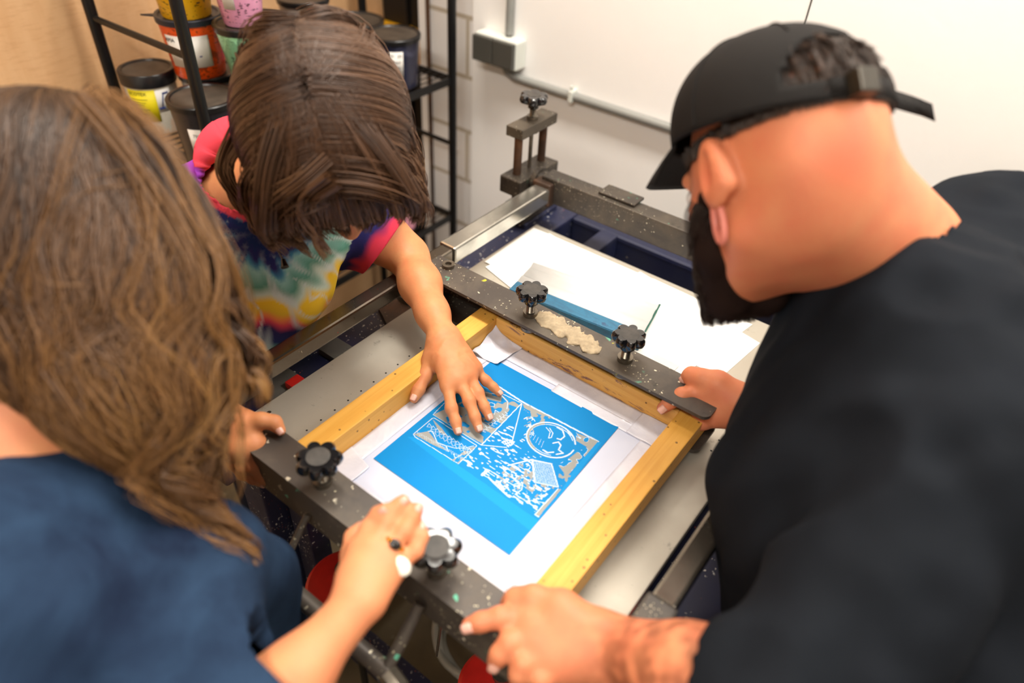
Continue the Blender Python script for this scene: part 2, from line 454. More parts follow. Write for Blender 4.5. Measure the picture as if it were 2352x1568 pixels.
# recessed cupboard of yellow boards and black boxes seen past the rack
cb = empty('recessed_cupboard', (-1.53, WY + .15, 0), 'yellow and black cupboard set back in the niche between plywood wall and tiles', 'cupboard')
MB().box((WX + .006, WY + .02, 0), (-1.43, WY + .3, .12)).build('plinth', M('black_board'), cb)
for z in (.5, .905, 1.3, 1.7):
    MB().box((WX + .006, WY + .02, z), (-1.43, WY + .3, z + .085), .003).build('board', M('yellow_board'), cb)
for z0, z1 in ((.12, .5), (.585, .905), (.99, 1.3), (1.385, 1.7)):
    MB().box((WX + .01, WY + .06, z0), (-1.535, WY + .29, z1), .004).box((-1.53, WY + .07, z0), (-1.435, WY + .29, z1), .004).build('panel', M('black_board'), cb)

# light fittings on the ceiling
def lamp(loc, sx, sy, power, col, label):
    e = empty('ceiling_light', loc, label, 'ceiling light')
    x, y, z = loc
    MB().box((x - sx / 2, y - sy / 2, z - .03), (x + sx / 2, y + sy / 2, z), .004).build('housing', M('white_box'), e)
    em = NT('tube_glow_' + str(len(MATS))); em.b.inputs['Emission Color'].default_value = (*col, 1); em.b.inputs['Emission Strength'].default_value = 6
    MATS['x' + str(len(MATS))] = em.m
    MB().box((x - sx / 2 + .02, y - sy / 2 + .02, z - .036), (x + sx / 2 - .02, y + sy / 2 - .02, z - .0305)).build('diffuser', em.m, e)
    l = bpy.data.lights.new('ceiling_light_lamp', 'AREA'); l.shape = 'RECTANGLE'; l.size = sx - .04; l.size_y = sy - .04; l.energy = power; l.color = col
    o = bpy.data.objects.new('ceiling_light_lamp', l); C.objects.link(o); o.location = (x, y, z - .04); o.parent = e; o.matrix_parent_inverse = wm(e).inverted()
lamp((-.70, 1.0, H), 1.3, .3, 62, (1, .95, .86), 'long ceiling light over the left end of the printing table')
lamp((.75, 1.0, H), 1.3, .3, 62, (1, .95, .87), 'long ceiling light over the wall end at the right')
lamp((-.1, -.9, H), 1.3, .3, 64, (1, .94, .85), 'long ceiling light behind the photographer')
w = bpy.data.worlds.new('World'); bpy.context.scene.world = w; w.use_nodes = True
w.node_tree.nodes['Background'].inputs[0].default_value = (1, .97, .93, 1); w.node_tree.nodes['Background'].inputs[1].default_value = .25

# switch box, conduits
def yb(px, py): return Py(px, py, WY)
sb = empty('socket_box', (-1.128, WY, 1.04), 'pale grey double switch box with two dark rockers on the white wall', 'switch box')
MB().box((-1.198, WY - .042, 1.006), (-1.066, WY + .0, 1.075), .004).build('housing', M('white_box'), sb)
for x0 in (-1.196, -1.1315): MB().box((x0, WY - .055, 1.009), (x0 + .0625, WY - .041, 1.072), .003).build('rocker', M('grey_rocker'), sb)
MB().tube([(-1.113, WY - .012, 1.074), (-1.113, WY - .012, 1.086)], .009).build('gland', M('grey_rocker'), sb)
tag(MB().tube([(-1.113, WY - .011, 1.08), (-1.113, WY - .011, 2.8)], .0105).build('conduit', M('conduit_grey'), smooth=True), 'grey vertical conduit rising from the switch box up the white wall', 'conduit')
cd = empty('conduit', (-.6, WY, .99), 'grey conduit bending from under the switch box and running along the white wall', 'conduit')
pts = [(-1.118, WY - .02, 1.0), (-1.112, WY - .018, .99), (-1.09, WY - .014, .981), (-1.05, WY - .012, .9795), (0.6, WY - .012, .9795)]
MB().tube(pts, [.006, .008, .0105, .0105, .0105]).build('pipe', M('conduit_grey'), cd, smooth=True)
for x in (-.91, -.2):
    MB().box((x - .006, WY - .026, .966), (x + .006, WY, .995), .003).tube([(x, WY - .02, .99), (x, WY - .02, 1.006)], .004).build('clip', M('white_box'), cd)

# ================================================================== printing press
pr = empty('printing_press', (-.42, .75, 0), 'navy steel screen printing press with grey bed, dark clamp bars and star knobs', 'printing press')
BZ = .88
def star_knob(p, par, h=.032, R=.0255, tilt=0, lob=7):
    p = Vector(p); mb = MB()
    prof = [(.35, 0), (.62, .002), (.93, .006), (1.0, .011), (.97, .0165), (.85, .0195), (.62, .0195), (.3, .0185), (0, .018)]
    rings = []
    N = lob * 10
    for r, z in prof:
        if r == 0: rings.append([mb.bm.verts.new(p + Vector((0, 0, h + z)))]); continue
        ring = []
        for i in range(N):
            a = 2 * PI * i / N; w = abs(math.cos(lob * a / 2)); k = 1 - .30 * (1 - w ** .8) * min(1, (r - .3) / .55) if r > .3 else 1
            ring.append(mb.bm.verts.new(p + Vector((math.cos(a) * R * r * k, math.sin(a) * R * r * k, h + z))))
        rings.append(ring)
    mb.bm.faces.new(rings[0][::-1])
    for q, w_ in zip(rings, rings[1:]):
        for i in range(N):
            f = [q[i], q[(i + 1) % N], w_[(i + 1) % len(w_)], w_[i % len(w_)]]
            mb.bm.faces.new(list(dict.fromkeys(f)))
    kn = mb.build('clamp_knob', M('bakelite'), par, smooth=True)
    MB().lathe([(.0105, h - .007), (.0105, h - .002), (.010, h + .004)], p, 24).lathe([(0, h - .007), (.0105, h - .007)], p, 24).build('knob_neck', M('bakelite'), kn, smooth=True)
    m2 = MB(); z = -.024; zz = []
    while z < h - .006: zz += [(.0058, z), (.0068, z + .001)]; z += .002
    m2.lathe([(0, -.024)] + zz + [(0, h - .006)], p, 16)
    m2.lathe([(.006, .0005), (.0115, .0005), (.0115, .007), (.006, .007)], p, 20)
    m2.build('knob_bolt', M('bolt_steel'), kn, smooth=True)
    MB().lathe([(.0, h + .0192), (.009, h + .0196), (.014, h + .0194)], p, 20).build('knob_cap', M('dusty_bakelite'), kn, smooth=True)
    MB().lathe([(0, -.0265), (.014, -.0265), (.014, -.021), (0, -.021)], p, 20).build('knob_pad', M('bolt_steel'), kn, smooth=True)
    return kn
# base frame
def part(name, lo, hi, mat, bev=.003, par=None, **k): return MB().box(lo, hi, bev).build(name, M(mat), par or pr, **k)
part('frame_rail', (-.80, .30, .785), (-.705, 1.30, .845), 'navy_paint', .006)
part('frame_rail', (-.14, .30, .785), (-.02, 1.30, .845), 'navy_paint', .006)
part('frame_rail', (-.705, 1.20, .765), (-.14, 1.27, .845), 'navy_plain', .008)
part('frame_rail', (-.705, .40, .79), (-.14, .46, .86), 'navy_paint')
part('frame_rail', (-.705, .95, .79), (-.14, 1.0, .86), 'navy_paint')
for x in (-.78, -.11):
    for y in (.40, 1.24): part('leg', (x - .03, y - .03, .0), (x + .03, y + .03, .785), 'navy_paint')
part('frame_rail', (-.75, .42, .12), (-.14, .47, .19), 'navy_paint', .004)
part('frame_rail', (-.75, 1.22, .12), (-.14, 1.27, .19), 'navy_paint', .004)
part('frame_rail', (-.81, .43, .12), (-.75, 1.21, .19), 'navy_paint', .004)
part('bracket', (-.625, 1.06, .79), (-.585, 1.2, .85), 'navy_plain', .004)
part('bracket', (-.73, .40, .30), (-.685, .44, .80), 'navy_paint')
part('lower_shelf', (-.75, .72, .56), (-.15, 1.30, .575), 'beige_board')
# bed plate with vacuum holes
bed = part('bed_plate', (-.714, .372, BZ - .014), (-.125, 1.077, BZ), 'bed_grey', .0015)
hm = MB()
for i in range(17):
    for x in (-.628,): hm.lathe([(0, .0004), (.0016, .0003)], (x, .40 + i * .0262, BZ), 10)
for i in range(12): hm.lathe([(0, .0004), (.0016, .0003)], (-.16 + .0, .74 + i * .0262, BZ), 10)
hm.build('vacuum_hole', M('black_board'), bed, kind='stuff')
for q in ((618, 947), (1792, 765), (1806, 784)):
    p = Pz(*q, BZ)
    MB().lathe([(0, .0006), (.003, .0006), (.0035, .0002)], p, 16).build('screw', M('bolt_steel'), bed)
# hinged frame: side bars, rear beam
for x0, y0 in ((-.7265, .405), (-.105, .435)):
    b_ = part('side_bar', (x0, y0, .932), (x0 + .028, .80, .96), 'chrome', .004)
    part('bar_sleeve', (x0 - .004, y0 - .085, .926), (x0 + .033, y0, .966), 'dark_steel', .004, b_)
    part('slide_tube', (x0 - .006, .80, .930), (x0 + .031, 1.10, .962), 'chrome_bright', .004, b_)
part('rear_beam', (-.725, 1.10, .925), (-.03, 1.14, .978), 'dark_steel', .003)
part('weld_plate', (-.60, 1.112, .9785), (-.52, 1.152, .984), 'dark_steel', .002)
part('bar_block', (-.737, 1.085, .922), (-.694, 1.115, .970), 'rusty_steel', .004)
# hinge post behind the left end of the beam
hp = part('hinge_post', (-.805, 1.085, .855), (-.755, 1.215, .895), 'dark_steel', .004, label='rusty upright clamp with two rods and a star knob')
part('post_block', (-.808, 1.07, .925), (-.755, 1.205, .962), 'dark_steel', .003, hp)
part('post_block', (-.805, 1.08, 1.045), (-.765, 1.20, 1.066), 'dark_steel', .002, hp)
for y in (1.097, 1.182): MB().tube([(-.785, y, .86), (-.785, y, 1.05)], .0085).build('post_rod', M('rusty_steel'), hp, smooth=True)
MB().tube([(-.785, 1.14, .90), (-.785, 1.14, 1.06)], .0042).build('post_screw', M('bolt_steel'), hp, smooth=True)
MB().tube([(-.757, 1.125, .95), (-.72, 1.125, .95)], .022, 24).tube([(-.752, 1.125, .95), (-.742, 1.125, .95)], .028, 24).build('pivot', M('dark_steel'), hp, smooth=True)
k_ = star_knob((-.785, 1.14, 1.066), hp, .03, .03, lob=6)
part('post_foot', (-.81, 1.09, .84), (-.75, 1.21, .857), 'navy_paint', .003, hp)
# C shaped clamp bars
def channel(x0, x1, ylip, yweb, z0, z1, mat, tk=.0055, r=.012):
    s = 1 if yweb > ylip else -1
    mb = MB()
    def flange(z):
        n = 6; poly = [(x0, yweb), (x1, yweb)]
        poly += [(x1 - r + r * math.cos(a), ylip + s * (r - r * math.sin(a))) for a in [i * PI / 2 / n for i in range(n + 1)]]
        poly += [(x0 + r - r * math.sin(a), ylip + s * (r - r * math.cos(a))) for a in [i * PI / 2 / n for i in range(n + 1)]]
        mb.prism(poly, z, z + tk)
    flange(z1 - tk); flange(z0)
    mb.box((x0, min(yweb, yweb - s * tk), z0 + tk), (x1, max(yweb, yweb - s * tk), z1 - tk))
    return mb.build('clamp_bar', M(mat), pr)
b1 = channel(-.700, -.170, .706, .765, .893, .965, 'dark_steel_paint')
for q in ((1218, 722), (1435, 826)): star_knob(Pz(*q, .965), b1, .03)
MB().lathe([(.005, .0), (.0105, .0), (.0105, .006), (.0055, .006), (.005, .001), (0, .001)], Pz(1030, 612, .965), 24).build('bush', M('bolt_steel'), b1, smooth=True)
plain('crust', (168, 150, 122), .8, bump=.3, var=.25, nscale=80)
dr = Shape()
for i in range(20):
    dr.el(A([-.425 - .045 + .0055 * i, .740 + .007 * math.sin(i * 1.3) - .0004 * i, .9650]), [.012, .0105 + .003 * (i % 2), .0020], k=.004)
dr.post = lambda P, d: d + .0012 * vnoise(P, 260) + .0012 * vnoise(P, 110, 3)
shape_mesh('glue_crust', dr, .0012, M('crust'), b1)
b2 = channel(-.607, -.125, .338, .290, .902, .962, 'dark_steel_paint', .0055, .012)
MB().lathe([(.0245, 0), (.0245, .06), (0, .06)], (-.607, .314, .902), 40, PI / 2, 3 * PI / 2).lathe([(0, .0), (.0245, .0)], (-.607, .314, .902), 40, PI / 2, 3 * PI / 2).build('bar_end', M('dark_steel_paint'), b2, smooth=True)
for q in ((742, 1108), (1004, 1312)): star_knob(Pz(*q, .962), b2, .028, .028)
# pull handle below the front bar
h_ = MB().tube([(-.482, .286, .93), (-.482, .245, .885), (-.482, .228, .872)], .0045).build('handle', M('dark_steel_paint'), pr, smooth=True)
MB().tube([(-.30, .286, .93), (-.30, .245, .885), (-.30, .228, .872)], .007).build('handle_arm', M('dark_steel_paint'), h_, smooth=True)
MB().tube([(-.492, .228, .87), (-.295, .228, .87)], .0105, 16).build('grip', M('dark_steel_paint'), h_, smooth=True)
MB().tube([(-.297, .228, .87), (-.275, .225, .865)], .012, 8).build('grip_nut', M('bolt_steel'), h_)
# things fixed to the rails
cs = MB().prism([(-.80, .70), (-.725, .66), (-.725, .80), (-.80, .84)], .845, .853).build('base_plate', M('rusty_steel'), pr)
MB().lathe([(0, .014), (.03, .014), (.036, .01), (.038, 0)], (-.758, .765, .853), 32).lathe([(0, .02), (.008, .02), (.009, .014)], (-.758, .765, .853), 12).build('casting', M('grey_block'), cs, smooth=True)
part('stop_plate', (-.785, .42, .845), (-.722, .485, .853), 'grey_block', .001)
part('stop_plate', (-.775, .545, .845), (-.73, .585, .856), 'grey_block', .001)
part('red_latch', (-.745, .452, .853), (-.725, .478, .866), 'red_paint', .003)
lp = MB().prism([(-.122, .44), (-.086, .448), (-.062, .462), (-.066, .482), (-.092, .482), (-.122, .470)], .852, .862).build('red_latch', M('red_paint'), pr)
part('stop_plate', (-.10, .40, .845), (-.052, .452, .852), 'grey_block', .001)
part('stop_plate', (-.075, .468, .845), (-.04, .505, .852), 'grey_block', .001)
part('end_block', (-.06, .375, .86), (-.015, .432, .93), 'grey_block', .004)

# things under the press
def weight(c, r, label):
    e = empty('weight_disc', c, label, 'red disc', 'red round discs under the press')
    MB().lathe([(0, 0), (r, 0), (r, .018), (r - .006, .024), (.02, .026), (0, .026)], c, 48).build('disc', M('red_paint'), e, smooth=True)
    MB().tube([(c[0], c[1], c[2] + .02), (c[0], c[1], c[2] + .06)], .011, 16).lathe([(.011, .06), (.016, .062), (.016, .07), (0, .072)], c, 16).build('pin', M('bolt_steel'), e, smooth=True)
    MB().tube([(c[0], c[1], 0), (c[0], c[1], c[2])], .007, 16).lathe([(0, 0), (.022, 0), (.02, .01), (0, .02)], (c[0], c[1], 0), 32).build('stand', M('black_metal'), e, smooth=True)
c1 = Pz(800, 1355, .50); weight(c1, .071, 'red round disc below the handle, behind the ringed hand')
c2 = Pz(1150, 1590, .50); weight(c2, .068, 'red round disc with a steel pin at the bottom edge beside the grey cables')
rod = MB(); rod.tube([tuple(Pz(1016, 1405, .86)), tuple(Pz(1003, 1505, .5))], .0022, 8)
tag(rod.build('pull_wire', M('bolt_steel'), smooth=True), 'thin steel wire hanging from the front clamp bar', 'wire')
cbm = MB()
cc = Pz(1060, 1520, .2) + A([0, .045, 0])
for i in range(3):
    cbm.tube([(cc[0] + (.075 + .008 * i) * math.cos(a) , cc[1] + (.06 + .006 * i) * math.sin(a), .19 + .02 * i + .02 * math.sin(a * 2 + i)) for a in [k * 2 * PI / 40 for k in range(40)]], .0075, 10, closed=True)
tag(cbm.build('cable_coil', M('cable_grey'), smooth=True), 'coil of grey cable lying on the floor rail beneath the press', 'cable')
jb = MB().box(tuple(cc + A([.03, .05, -.1])), tuple(cc + A([.10, .11, -.02])), .008).build('junction_box', M('beige_board')); tag(jb, 'small beige junction box beside the coil of cable', 'box')

# ================================================================== wooden silk screen
sc = empty('silk_screen', (-.38, .54, .9), 'pine framed silk screen with bright blue stencil clamped flat on the press', 'silk screen')
WZ0, WZ1 = .8985, .935
X0, X1_, YA, YB = -.578, -.180, .318, .757
bw = .036
MB().box((X0, YA, WZ0), (X0 + bw, YB, WZ1), .0015).build('frame_bar', M('pine_y'), sc)
MB().box((X1_ - bw, YA, WZ0), (X1_, YB, WZ1), .0015).build('frame_bar', M('pine_y'), sc)
MB().box((X0 + bw, YB - .034, WZ0), (X1_ - bw, YB, WZ1), .0015).build('frame_bar', M('pine_x'), sc)
MB().box((X0 + bw, YA, WZ0), (X1_ - bw, YA + .02, WZ1), .0015).build('frame_bar', M('pine_x'), sc)
t = NT('mesh_cloth'); n = t.noise(5, 3); c_ = t.mix(t.ramp(n, [(.3, 0.), (.7, 1.)]), srgb((196, 202, 224)), srgb((208, 212, 230)))
MATS['mesh_cloth'] = t.set(c_, .35, spec=.5)
MB().box((X0 + bw - .004, YA + .015, .8990), (X1_ - bw + .004, YB - .03, .9000)).build('mesh', M('mesh_cloth'), sc)
t = NT('tape'); n = t.noise(18, 5, .6, vec=t.mapping(scale=(1, 1, 1)), dist=1.0); c_ = t.mix(t.ramp(n, [(.35, 0.), (.7, 1.)]), srgb((206, 206, 220)), srgb((226, 226, 236)))
t.bump(t.noise(30, 5, .6, dist=1.5), .5, .0015); MATS['tape'] = t.set(c_, .3, spec=.5)
def tape(quad, z, par, nx=24, ny=8, amp=.0008, seed=0, lift=None):
    q = A([[p[0], p[1]] for p in quad]); V = []; Q = []
    for j in range(ny + 1):
        for i in range(nx + 1):
            u, v = i / nx, j / ny
            p = (1 - u) * (1 - v) * q[0] + u * (1 - v) * q[1] + u * v * q[2] + (1 - u) * v * q[3]
            V.append([p[0], p[1], z + (lift(u, v) if lift else 0)])
    V = A(V); V[:, 2] += amp * (.5 + .5 * vnoise(V * A([1, 1, 0]), 60, seed))
    for j in range(ny):
        for i in range(nx):
            a = j * (nx + 1) + i; Q.append([a, a + 1, a + nx + 2, a + nx + 1])
    o = np_mesh('tape_strip', V, A(Q), M('tape'), par)
    md = o.modifiers.new('thickness', 'SOLIDIFY'); md.thickness = .0002
    return o
xi0, xi1, yi0, yi1 = X0 + bw, X1_ - bw, YA + .02, YB - .034
tape([(xi0, yi0), (xi0 + .028, yi0), (xi0 + .03, yi1), (xi0, yi1)], .9002, sc, 6, 30, .001, 1)
tape([(xi0, yi1 - .038), (xi1, yi1 - .034), (xi1, yi1), (xi0, yi1)], .9006, sc, 40, 8, .0008, 2)
tape([(xi1 - .03, yi0), (xi1, yi0), (xi1, yi1), (xi1 - .026, yi1)], .9004, sc, 6, 30, .0006, 3)
tape([(xi0, yi0), (xi1, yi0), (xi1, yi0 + .036), (xi0, yi0 + .032)], .9007, sc, 40, 8, .0008, 4)
tape([(xi0 + .002, yi1 - .062), (xi0 + .05, yi1 - .058), (xi0 + .055, yi1), (xi0, yi1)], .901, sc, 40, 40, .009, 5, lambda u, v: .018 * max(0, (1 - u * 1.6)) ** 2 * v ** 2)
tape([(xi1 - .05, yi1 - .05), (xi1, yi1 - .05), (xi1, yi1), (xi1 - .05, yi1)], .901, sc, 20, 20, .003, 6)
tape([(xi1 - .18, yi1 - .05), (xi1 - .02, yi1 - .05), (xi1 - .02, yi1 - .03), (xi1 - .18, yi1 - .03)], .9008, sc, 20, 6, .0006, 7)
tape([(xi0 - .0, yi0 + .03), (xi0 + .045, yi0 + .028), (xi0 + .045, yi0 + .06), (xi0, yi0 + .07)], .901, sc, 16, 16, .0022, 8)

# ---- blue stencil: one sheet, the drawing is in its own colours
def xy(px, py): return Pz(px, py, .9003)[:2]
B4 = [xy(858, 1053), xy(1135, 825), xy(1422, 980), xy(1170, 1275)]
NXs, NYs = 400, 455
x0_, x1_ = -.5055, -.2762; y0_, y1_ = .4115, .6755
gx = np.linspace(x0_, x1_, NXs + 1); gy = np.linspace(y0_, y1_, NYs + 1)
GX, GY = np.meshgrid(gx, gy)
img = np.zeros((NYs + 1, NXs + 1, 3), np.float32)
BL = A(srgb((2, 130, 200))); WH = A(srgb((192, 210, 228))); GR = A(srgb((152, 153, 150))); LB = A(srgb((10, 142, 212)))
img[:] = BL
def seg_d(P, a, b):
    ba = b - a; L = ba @ ba + 1e-12
    h = np.clip(((GX - a[0]) * ba[0] + (GY - a[1]) * ba[1]) / L, 0, 1)
    return np.hypot(GX - a[0] - h * ba[0], GY - a[1] - h * ba[1])
Z4 = 3.92
def zq(l): return [(850 + x / Z4, 840 + y / Z4) for x, y in l]
def line(pts, w=.9, col=WH, zoom=True):
    pts = [A(xy(*p)) for p in (zq(pts) if zoom else pts)]
    for a, b in zip(pts, pts[1:]): img[seg_d(None, a, b) < w * .00055] = col
def fill(pts, col, zoom=True, mask=None):
    pts = [xy(*p) for p in (zq(pts) if zoom else pts)]; ins = np.zeros(GX.shape, bool)
    for (xa, ya), (xb, yb_) in zip(pts, pts[1:] + pts[:1]):
        c = ((ya > GY) != (yb_ > GY)); ins ^= c & (GX < (xb - xa) * (GY - ya) / (yb_ - ya + 1e-12) + xa)
    if mask is not None: ins &= mask
    img[ins] = col; return ins
P3 = np.stack([GX.ravel(), GY.ravel(), GX.ravel() * 0], 1)
nz = lambda s, o: vnoise(P3, s, o).reshape(GX.shape)
n1, n2_, n3 = nz(230, 0), nz(420, 9), nz(130, 20)
# stretched across the sheet: short strokes
Pst = P3 @ A([[.5, 0, 0], [0, 1.6, 0], [0, 0, 1]]); st = vnoise(Pst, 330, 3).reshape(GX.shape)
fill([(330, 640), (420, 640), (1560, 1420), (1470, 1500)], LB)           # faint lighter band under the drawing
fill([(1990, 700), (2090, 700), (1620, 1290), (1560, 1370)], LB)
fill([(565, 440), (1040, 230), (1370, 340), (1000, 710)], GR, mask=n3 > .0)
fill([(570, 440), (660, 410), (700, 520)], GR)
fill([(780, 340), (1000, 500), (1020, 700), (700, 520)], GR, mask=n3 > -.25)
fill([(1000, 240), (1190, 290), (1180, 330), (1010, 290)], GR)
fill([(860, 620), (940, 570), (1020, 640), (1010, 700)], GR)
line([(1120, 160), (1380, 330), (2060, 690)], 2.6)
line([(565, 440), (670, 335)], .9); line([(565, 440), (1000, 712)], 1.0)
line([(1370, 340), (1000, 712)], 1.5); line([(1370, 345), (1280, 680)], 1.3); line([(1000, 712), (1230, 735)], 1.2); line([(1190, 250), (1370, 340)], 1.2)
a_ = [(1240 + 0 * k, 0) for k in ()]
line([(1190, 270), (1240, 320), (1245, 370), (1190, 440), (1120, 500), (1060, 520), (1000, 500)], 2.0, GR); line([(1000, 235), (1100, 250), (1190, 270), (1245, 330), (1235, 390)], 1.0)
line([(1070, 345), (1090, 330), (1125, 345), (1120, 370), (1080, 365), (1070, 345)], .9); line([(1120, 440), (1130, 400), (1160, 420)], 1)
for k in range(9):
    x, y = 1010 + k * 26, 590 - k * 18
    line([(x, y - 30), (x + 20, y - 12), (x + 4, y), (x + 30, y + 8)], .9)
# strip panel with the little figures
line([(565, 470), (385, 615), (400, 640), (790, 880), (960, 720), (580, 472), (565, 470)], 1.0)
fill([(385, 615), (520, 590), (600, 690), (700, 770), (560, 710)], GR); fill([(560, 480), (640, 560), (700, 640), (620, 600)], GR)
fill([(730, 850), (880, 740), (960, 720), (860, 800), (790, 880)], GR, mask=n1 > -.1)
for k in range(11):
    x, y = 530 + k * 36, 520 + k * 22
    line([(x - 22, y + 30), (x, y), (x + 26, y + 34), (x - 22, y + 30)], .6); line([(x - 6, y + 70), (x + 18, y + 60), (x + 26, y + 84)], .6)
for k in range(26):
    x, y = 420 + k * 16, 590 + k * 9; line([(x, y), (x + 6, y + 26 + 10 * math.sin(k * 1.7))], .45)
line([(520, 590), (560, 590), (600, 690), (680, 720), (700, 770)], 1.2); line([(690, 720), (760, 740), (850, 740), (930, 720)], .9); line([(750, 790), (760, 830), (820, 800)], .9)
# chequered tile
ch = fill([(1180, 690), (1220, 640), (1305, 685), (1262, 745)], WH)
for i in range(5):
    for j in range(5):
        if (i + j) % 2: fill([(1190 + i * 17 - j * 2 + a, 655 + i * 8.5 + j * 13 - i * 2 + b) for a, b in ((0, 0), (12, 5), (9, 15), (-3, 9))], BL)
# dotted water and leaves
reg = fill([(960, 730), (1240, 740), (1400, 640), (1420, 760), (1560, 830), (1620, 860), (1400, 900), (1240, 900), (1150, 1040), (820, 860)], BL)
img[reg & (st > .40)] = WH
reg = fill([(830, 870), (960, 740), (1260, 880), (1180, 1000), (1220, 1150)], BL); img[reg & (st > .42)] = WH
reg = fill([(1180, 550), (1300, 540), (1280, 660), (1150, 680), (1040, 680)], BL); img[reg & (st > .34)] = WH
for k in range(34):
    a = k * .7; x, y = 1400 + 22 * math.cos(a) + (k % 6) * 8, 370 + k * 8 + 20 * math.sin(a)
    line([(x, y), (x + 22, y - 10), (x + 30, y + 8)], 1.0, WH if k % 3 else GR)
reg = fill([(1375, 340), (1640, 470), (1560, 520), (1500, 500), (1400, 400)], BL); img[reg & (n1 > -.1)] = GR
fill([(1380, 340), (1640, 470), (1520, 440)], GR)
# moon face
def ell(cx, cy, rx, ry, ang, t0, t1, w, col=WH, n=60):
    ca, sa = math.cos(ang), math.sin(ang)
    line([(cx + rx * math.cos(t) * ca - ry * math.sin(t) * sa, cy + rx * math.cos(t) * sa + ry * math.sin(t) * ca) for t in np.linspace(t0, t1, n)], w, col)
ell(1632, 672, 225, 150, .30, .2, 6.1, 2.2); ell(1632, 672, 205, 132, .30, 1.4, 5.9, 1.0)
ell(1632, 672, 212, 140, .30, 2.2, 4.2, 2.6, GR)
line([(1590, 560), (1625, 600), (1610, 655), (1635, 650), (1650, 610), (1620, 565)], 1.2)
line([(1690, 560), (1740, 590), (1755, 640), (1720, 670), (1690, 660)], 2.0); line([(1650, 700), (1700, 690), (1720, 720), (1700, 760), (1740, 790), (1680, 800)], 2.0)
line([(1560, 760), (1600, 785), (1650, 780)], 2.4); line([(1770, 570), (1800, 620), (1830, 640)], 1.4)
for k in range(5): line([(1470 + k * 24, 610 + k * 18), (1445 + k * 24, 650 + k * 22)], .4)
# torn grey edge at the right
e1 = fill([(1860, 610), (2060, 690), (1770, 1000), (1720, 930), (1690, 890), (1790, 840), (1870, 780), (1960, 740), (1860, 680)], BL)
img[e1 & (n3 + .5 * n1 > -.28)] = GR; img[e1 & (n3 + .5 * n1 > -.28) & (n3 + .5 * n1 < -.14)] = WH
e1 = fill([(1700, 960), (1810, 990), (1740, 1080), (1680, 1080)], BL); img[e1 & (n1 > -.2)] = GR
fill([(1690, 1105), (1720, 1110), (1510, 1350), (1475, 1330)], GR); line([(1690, 1105), (1475, 1330), (1510, 1350)], 1.2)
# little house with hatched roof, scribbled ground
reg = fill([(1240, 890), (1440, 845), (1640, 880), (1690, 1080), (1500, 1230), (1260, 1180), (1110, 1060), (1160, 930)], BL)
img[reg & ((st > .30) | (n2_ > .52))] = WH; img[reg & (n1 > .50)] = GR
reg = fill([(1460, 845), (1635, 890), (1685, 1085), (1480, 1040)], BL)
u = ((GX * 420 + GY * 180 + .3 * n3) % 1 < .30) | ((GX * 150 - GY * 400 + .3 * n3) % 1 < .20); img[reg & u] = WH
line([(1460, 845), (1480, 1045)], 2.2); line([(1635, 890), (1690, 1085)], 1.6); line([(1240, 895), (1450, 845), (1635, 885)], 2.0); line([(1480, 1045), (1690, 1090)], 1.4)
line([(1060, 1000), (1120, 1060), (1240, 1170), (1360, 1200), (1560, 1230)], 2.2); line([(1300, 1060), (1370, 1050), (1360, 1110), (1300, 1150)], 1.2)
reg = fill([(1240, 1170), (1560, 1230), (1480, 1310), (1380, 1250)], BL); img[reg & (st > .30)] = WH
keepm = np.ones(GX.shape, bool)
V = np.stack([GX.ravel(), GY.ravel(), np.full(GX.size, .9011)], 1)
ii = np.arange((NYs) * (NXs)).reshape(NYs, NXs); jj = (ii // NXs) * (NXs + 1) + ii % NXs
Q = np.stack([jj, jj + 1, jj + NXs + 2, jj + NXs + 1], -1).reshape(-1, 4)
t = NT('stencil'); MATS['stencil'] = t.set(t.attr(), .6, spec=.2)
# fit the sheet to its measured corners
def bil(V):
    u = (V[:, 0] - x0_) / (x1_ - x0_); v = (V[:, 1] - y0_) / (y1_ - y0_)
    q = [B4[0], B4[3], B4[2], B4[1]]
    return np.stack([(1 - u) * (1 - v) * q[0][k] + u * (1 - v) * q[1][k] + u * v * q[2][k] + (1 - u) * v * q[3][k] for k in (0, 1)], 1)
V[:, :2] = bil(V)
np_mesh('stencil', V, Q, M('stencil'), sc, col=img.reshape(-1, 3), smooth=False, label='bright blue stencil sheet with a drawing of a moon face, hut and leaves')

# ================================================================== papers and squeegee
def sheet(name, px, z, label, group=None, mat='paper_white', th=.0004, cat='paper'):
    q = [Pz(x, y, z)[:2] for x, y in px]
    o = MB().prism(q, z, z + th).build(name, M(mat)); return tag(o, label, cat, group)
sheet('paper_sheet', [(1330, 700), (1470, 624), (1745, 788), (1655, 868)], BZ + .0004, 'white paper sheet reaching furthest right toward the far hand of the man', 'loose paper sheets')
sheet('paper_sheet', [(1262, 706), (1500, 640), (1728, 745), (1560, 868)], BZ + .0010, 'white paper sheet under the blue edge of the squeegee', 'loose paper sheets')
sheet('paper_sheet', [(1115, 613), (1262, 536), (1420, 640), (1272, 742)], BZ + .0016, 'white paper sheet with its corner pointing left below the top sheet', 'loose paper sheets')
sheet('paper_sheet', [(1113, 601), (1226, 523), (1472, 630), (1360, 722)], BZ + .0022, 'topmost white paper sheet at the far left corner of the bed', 'loose paper sheets')
sheet('acetate_sheet', [(1322, 742), (1345, 728), (1560, 840), (1540, 860)], BZ + .0030, 'thin clear film with a dark edge beside the right clamp knob', mat='acetate', cat='film')
sq = empty('squeegee', Pz(1340, 720, .9), 'wide squeegee with blue stained wooden edge and clear white blade lying on paper', 'squeegee')
za = .9065
a0, a1, a2, a3 = Pz(1188, 644, za), Pz(1478, 762, za), Pz(1515, 696, za - .006), Pz(1228, 598, za - .006)
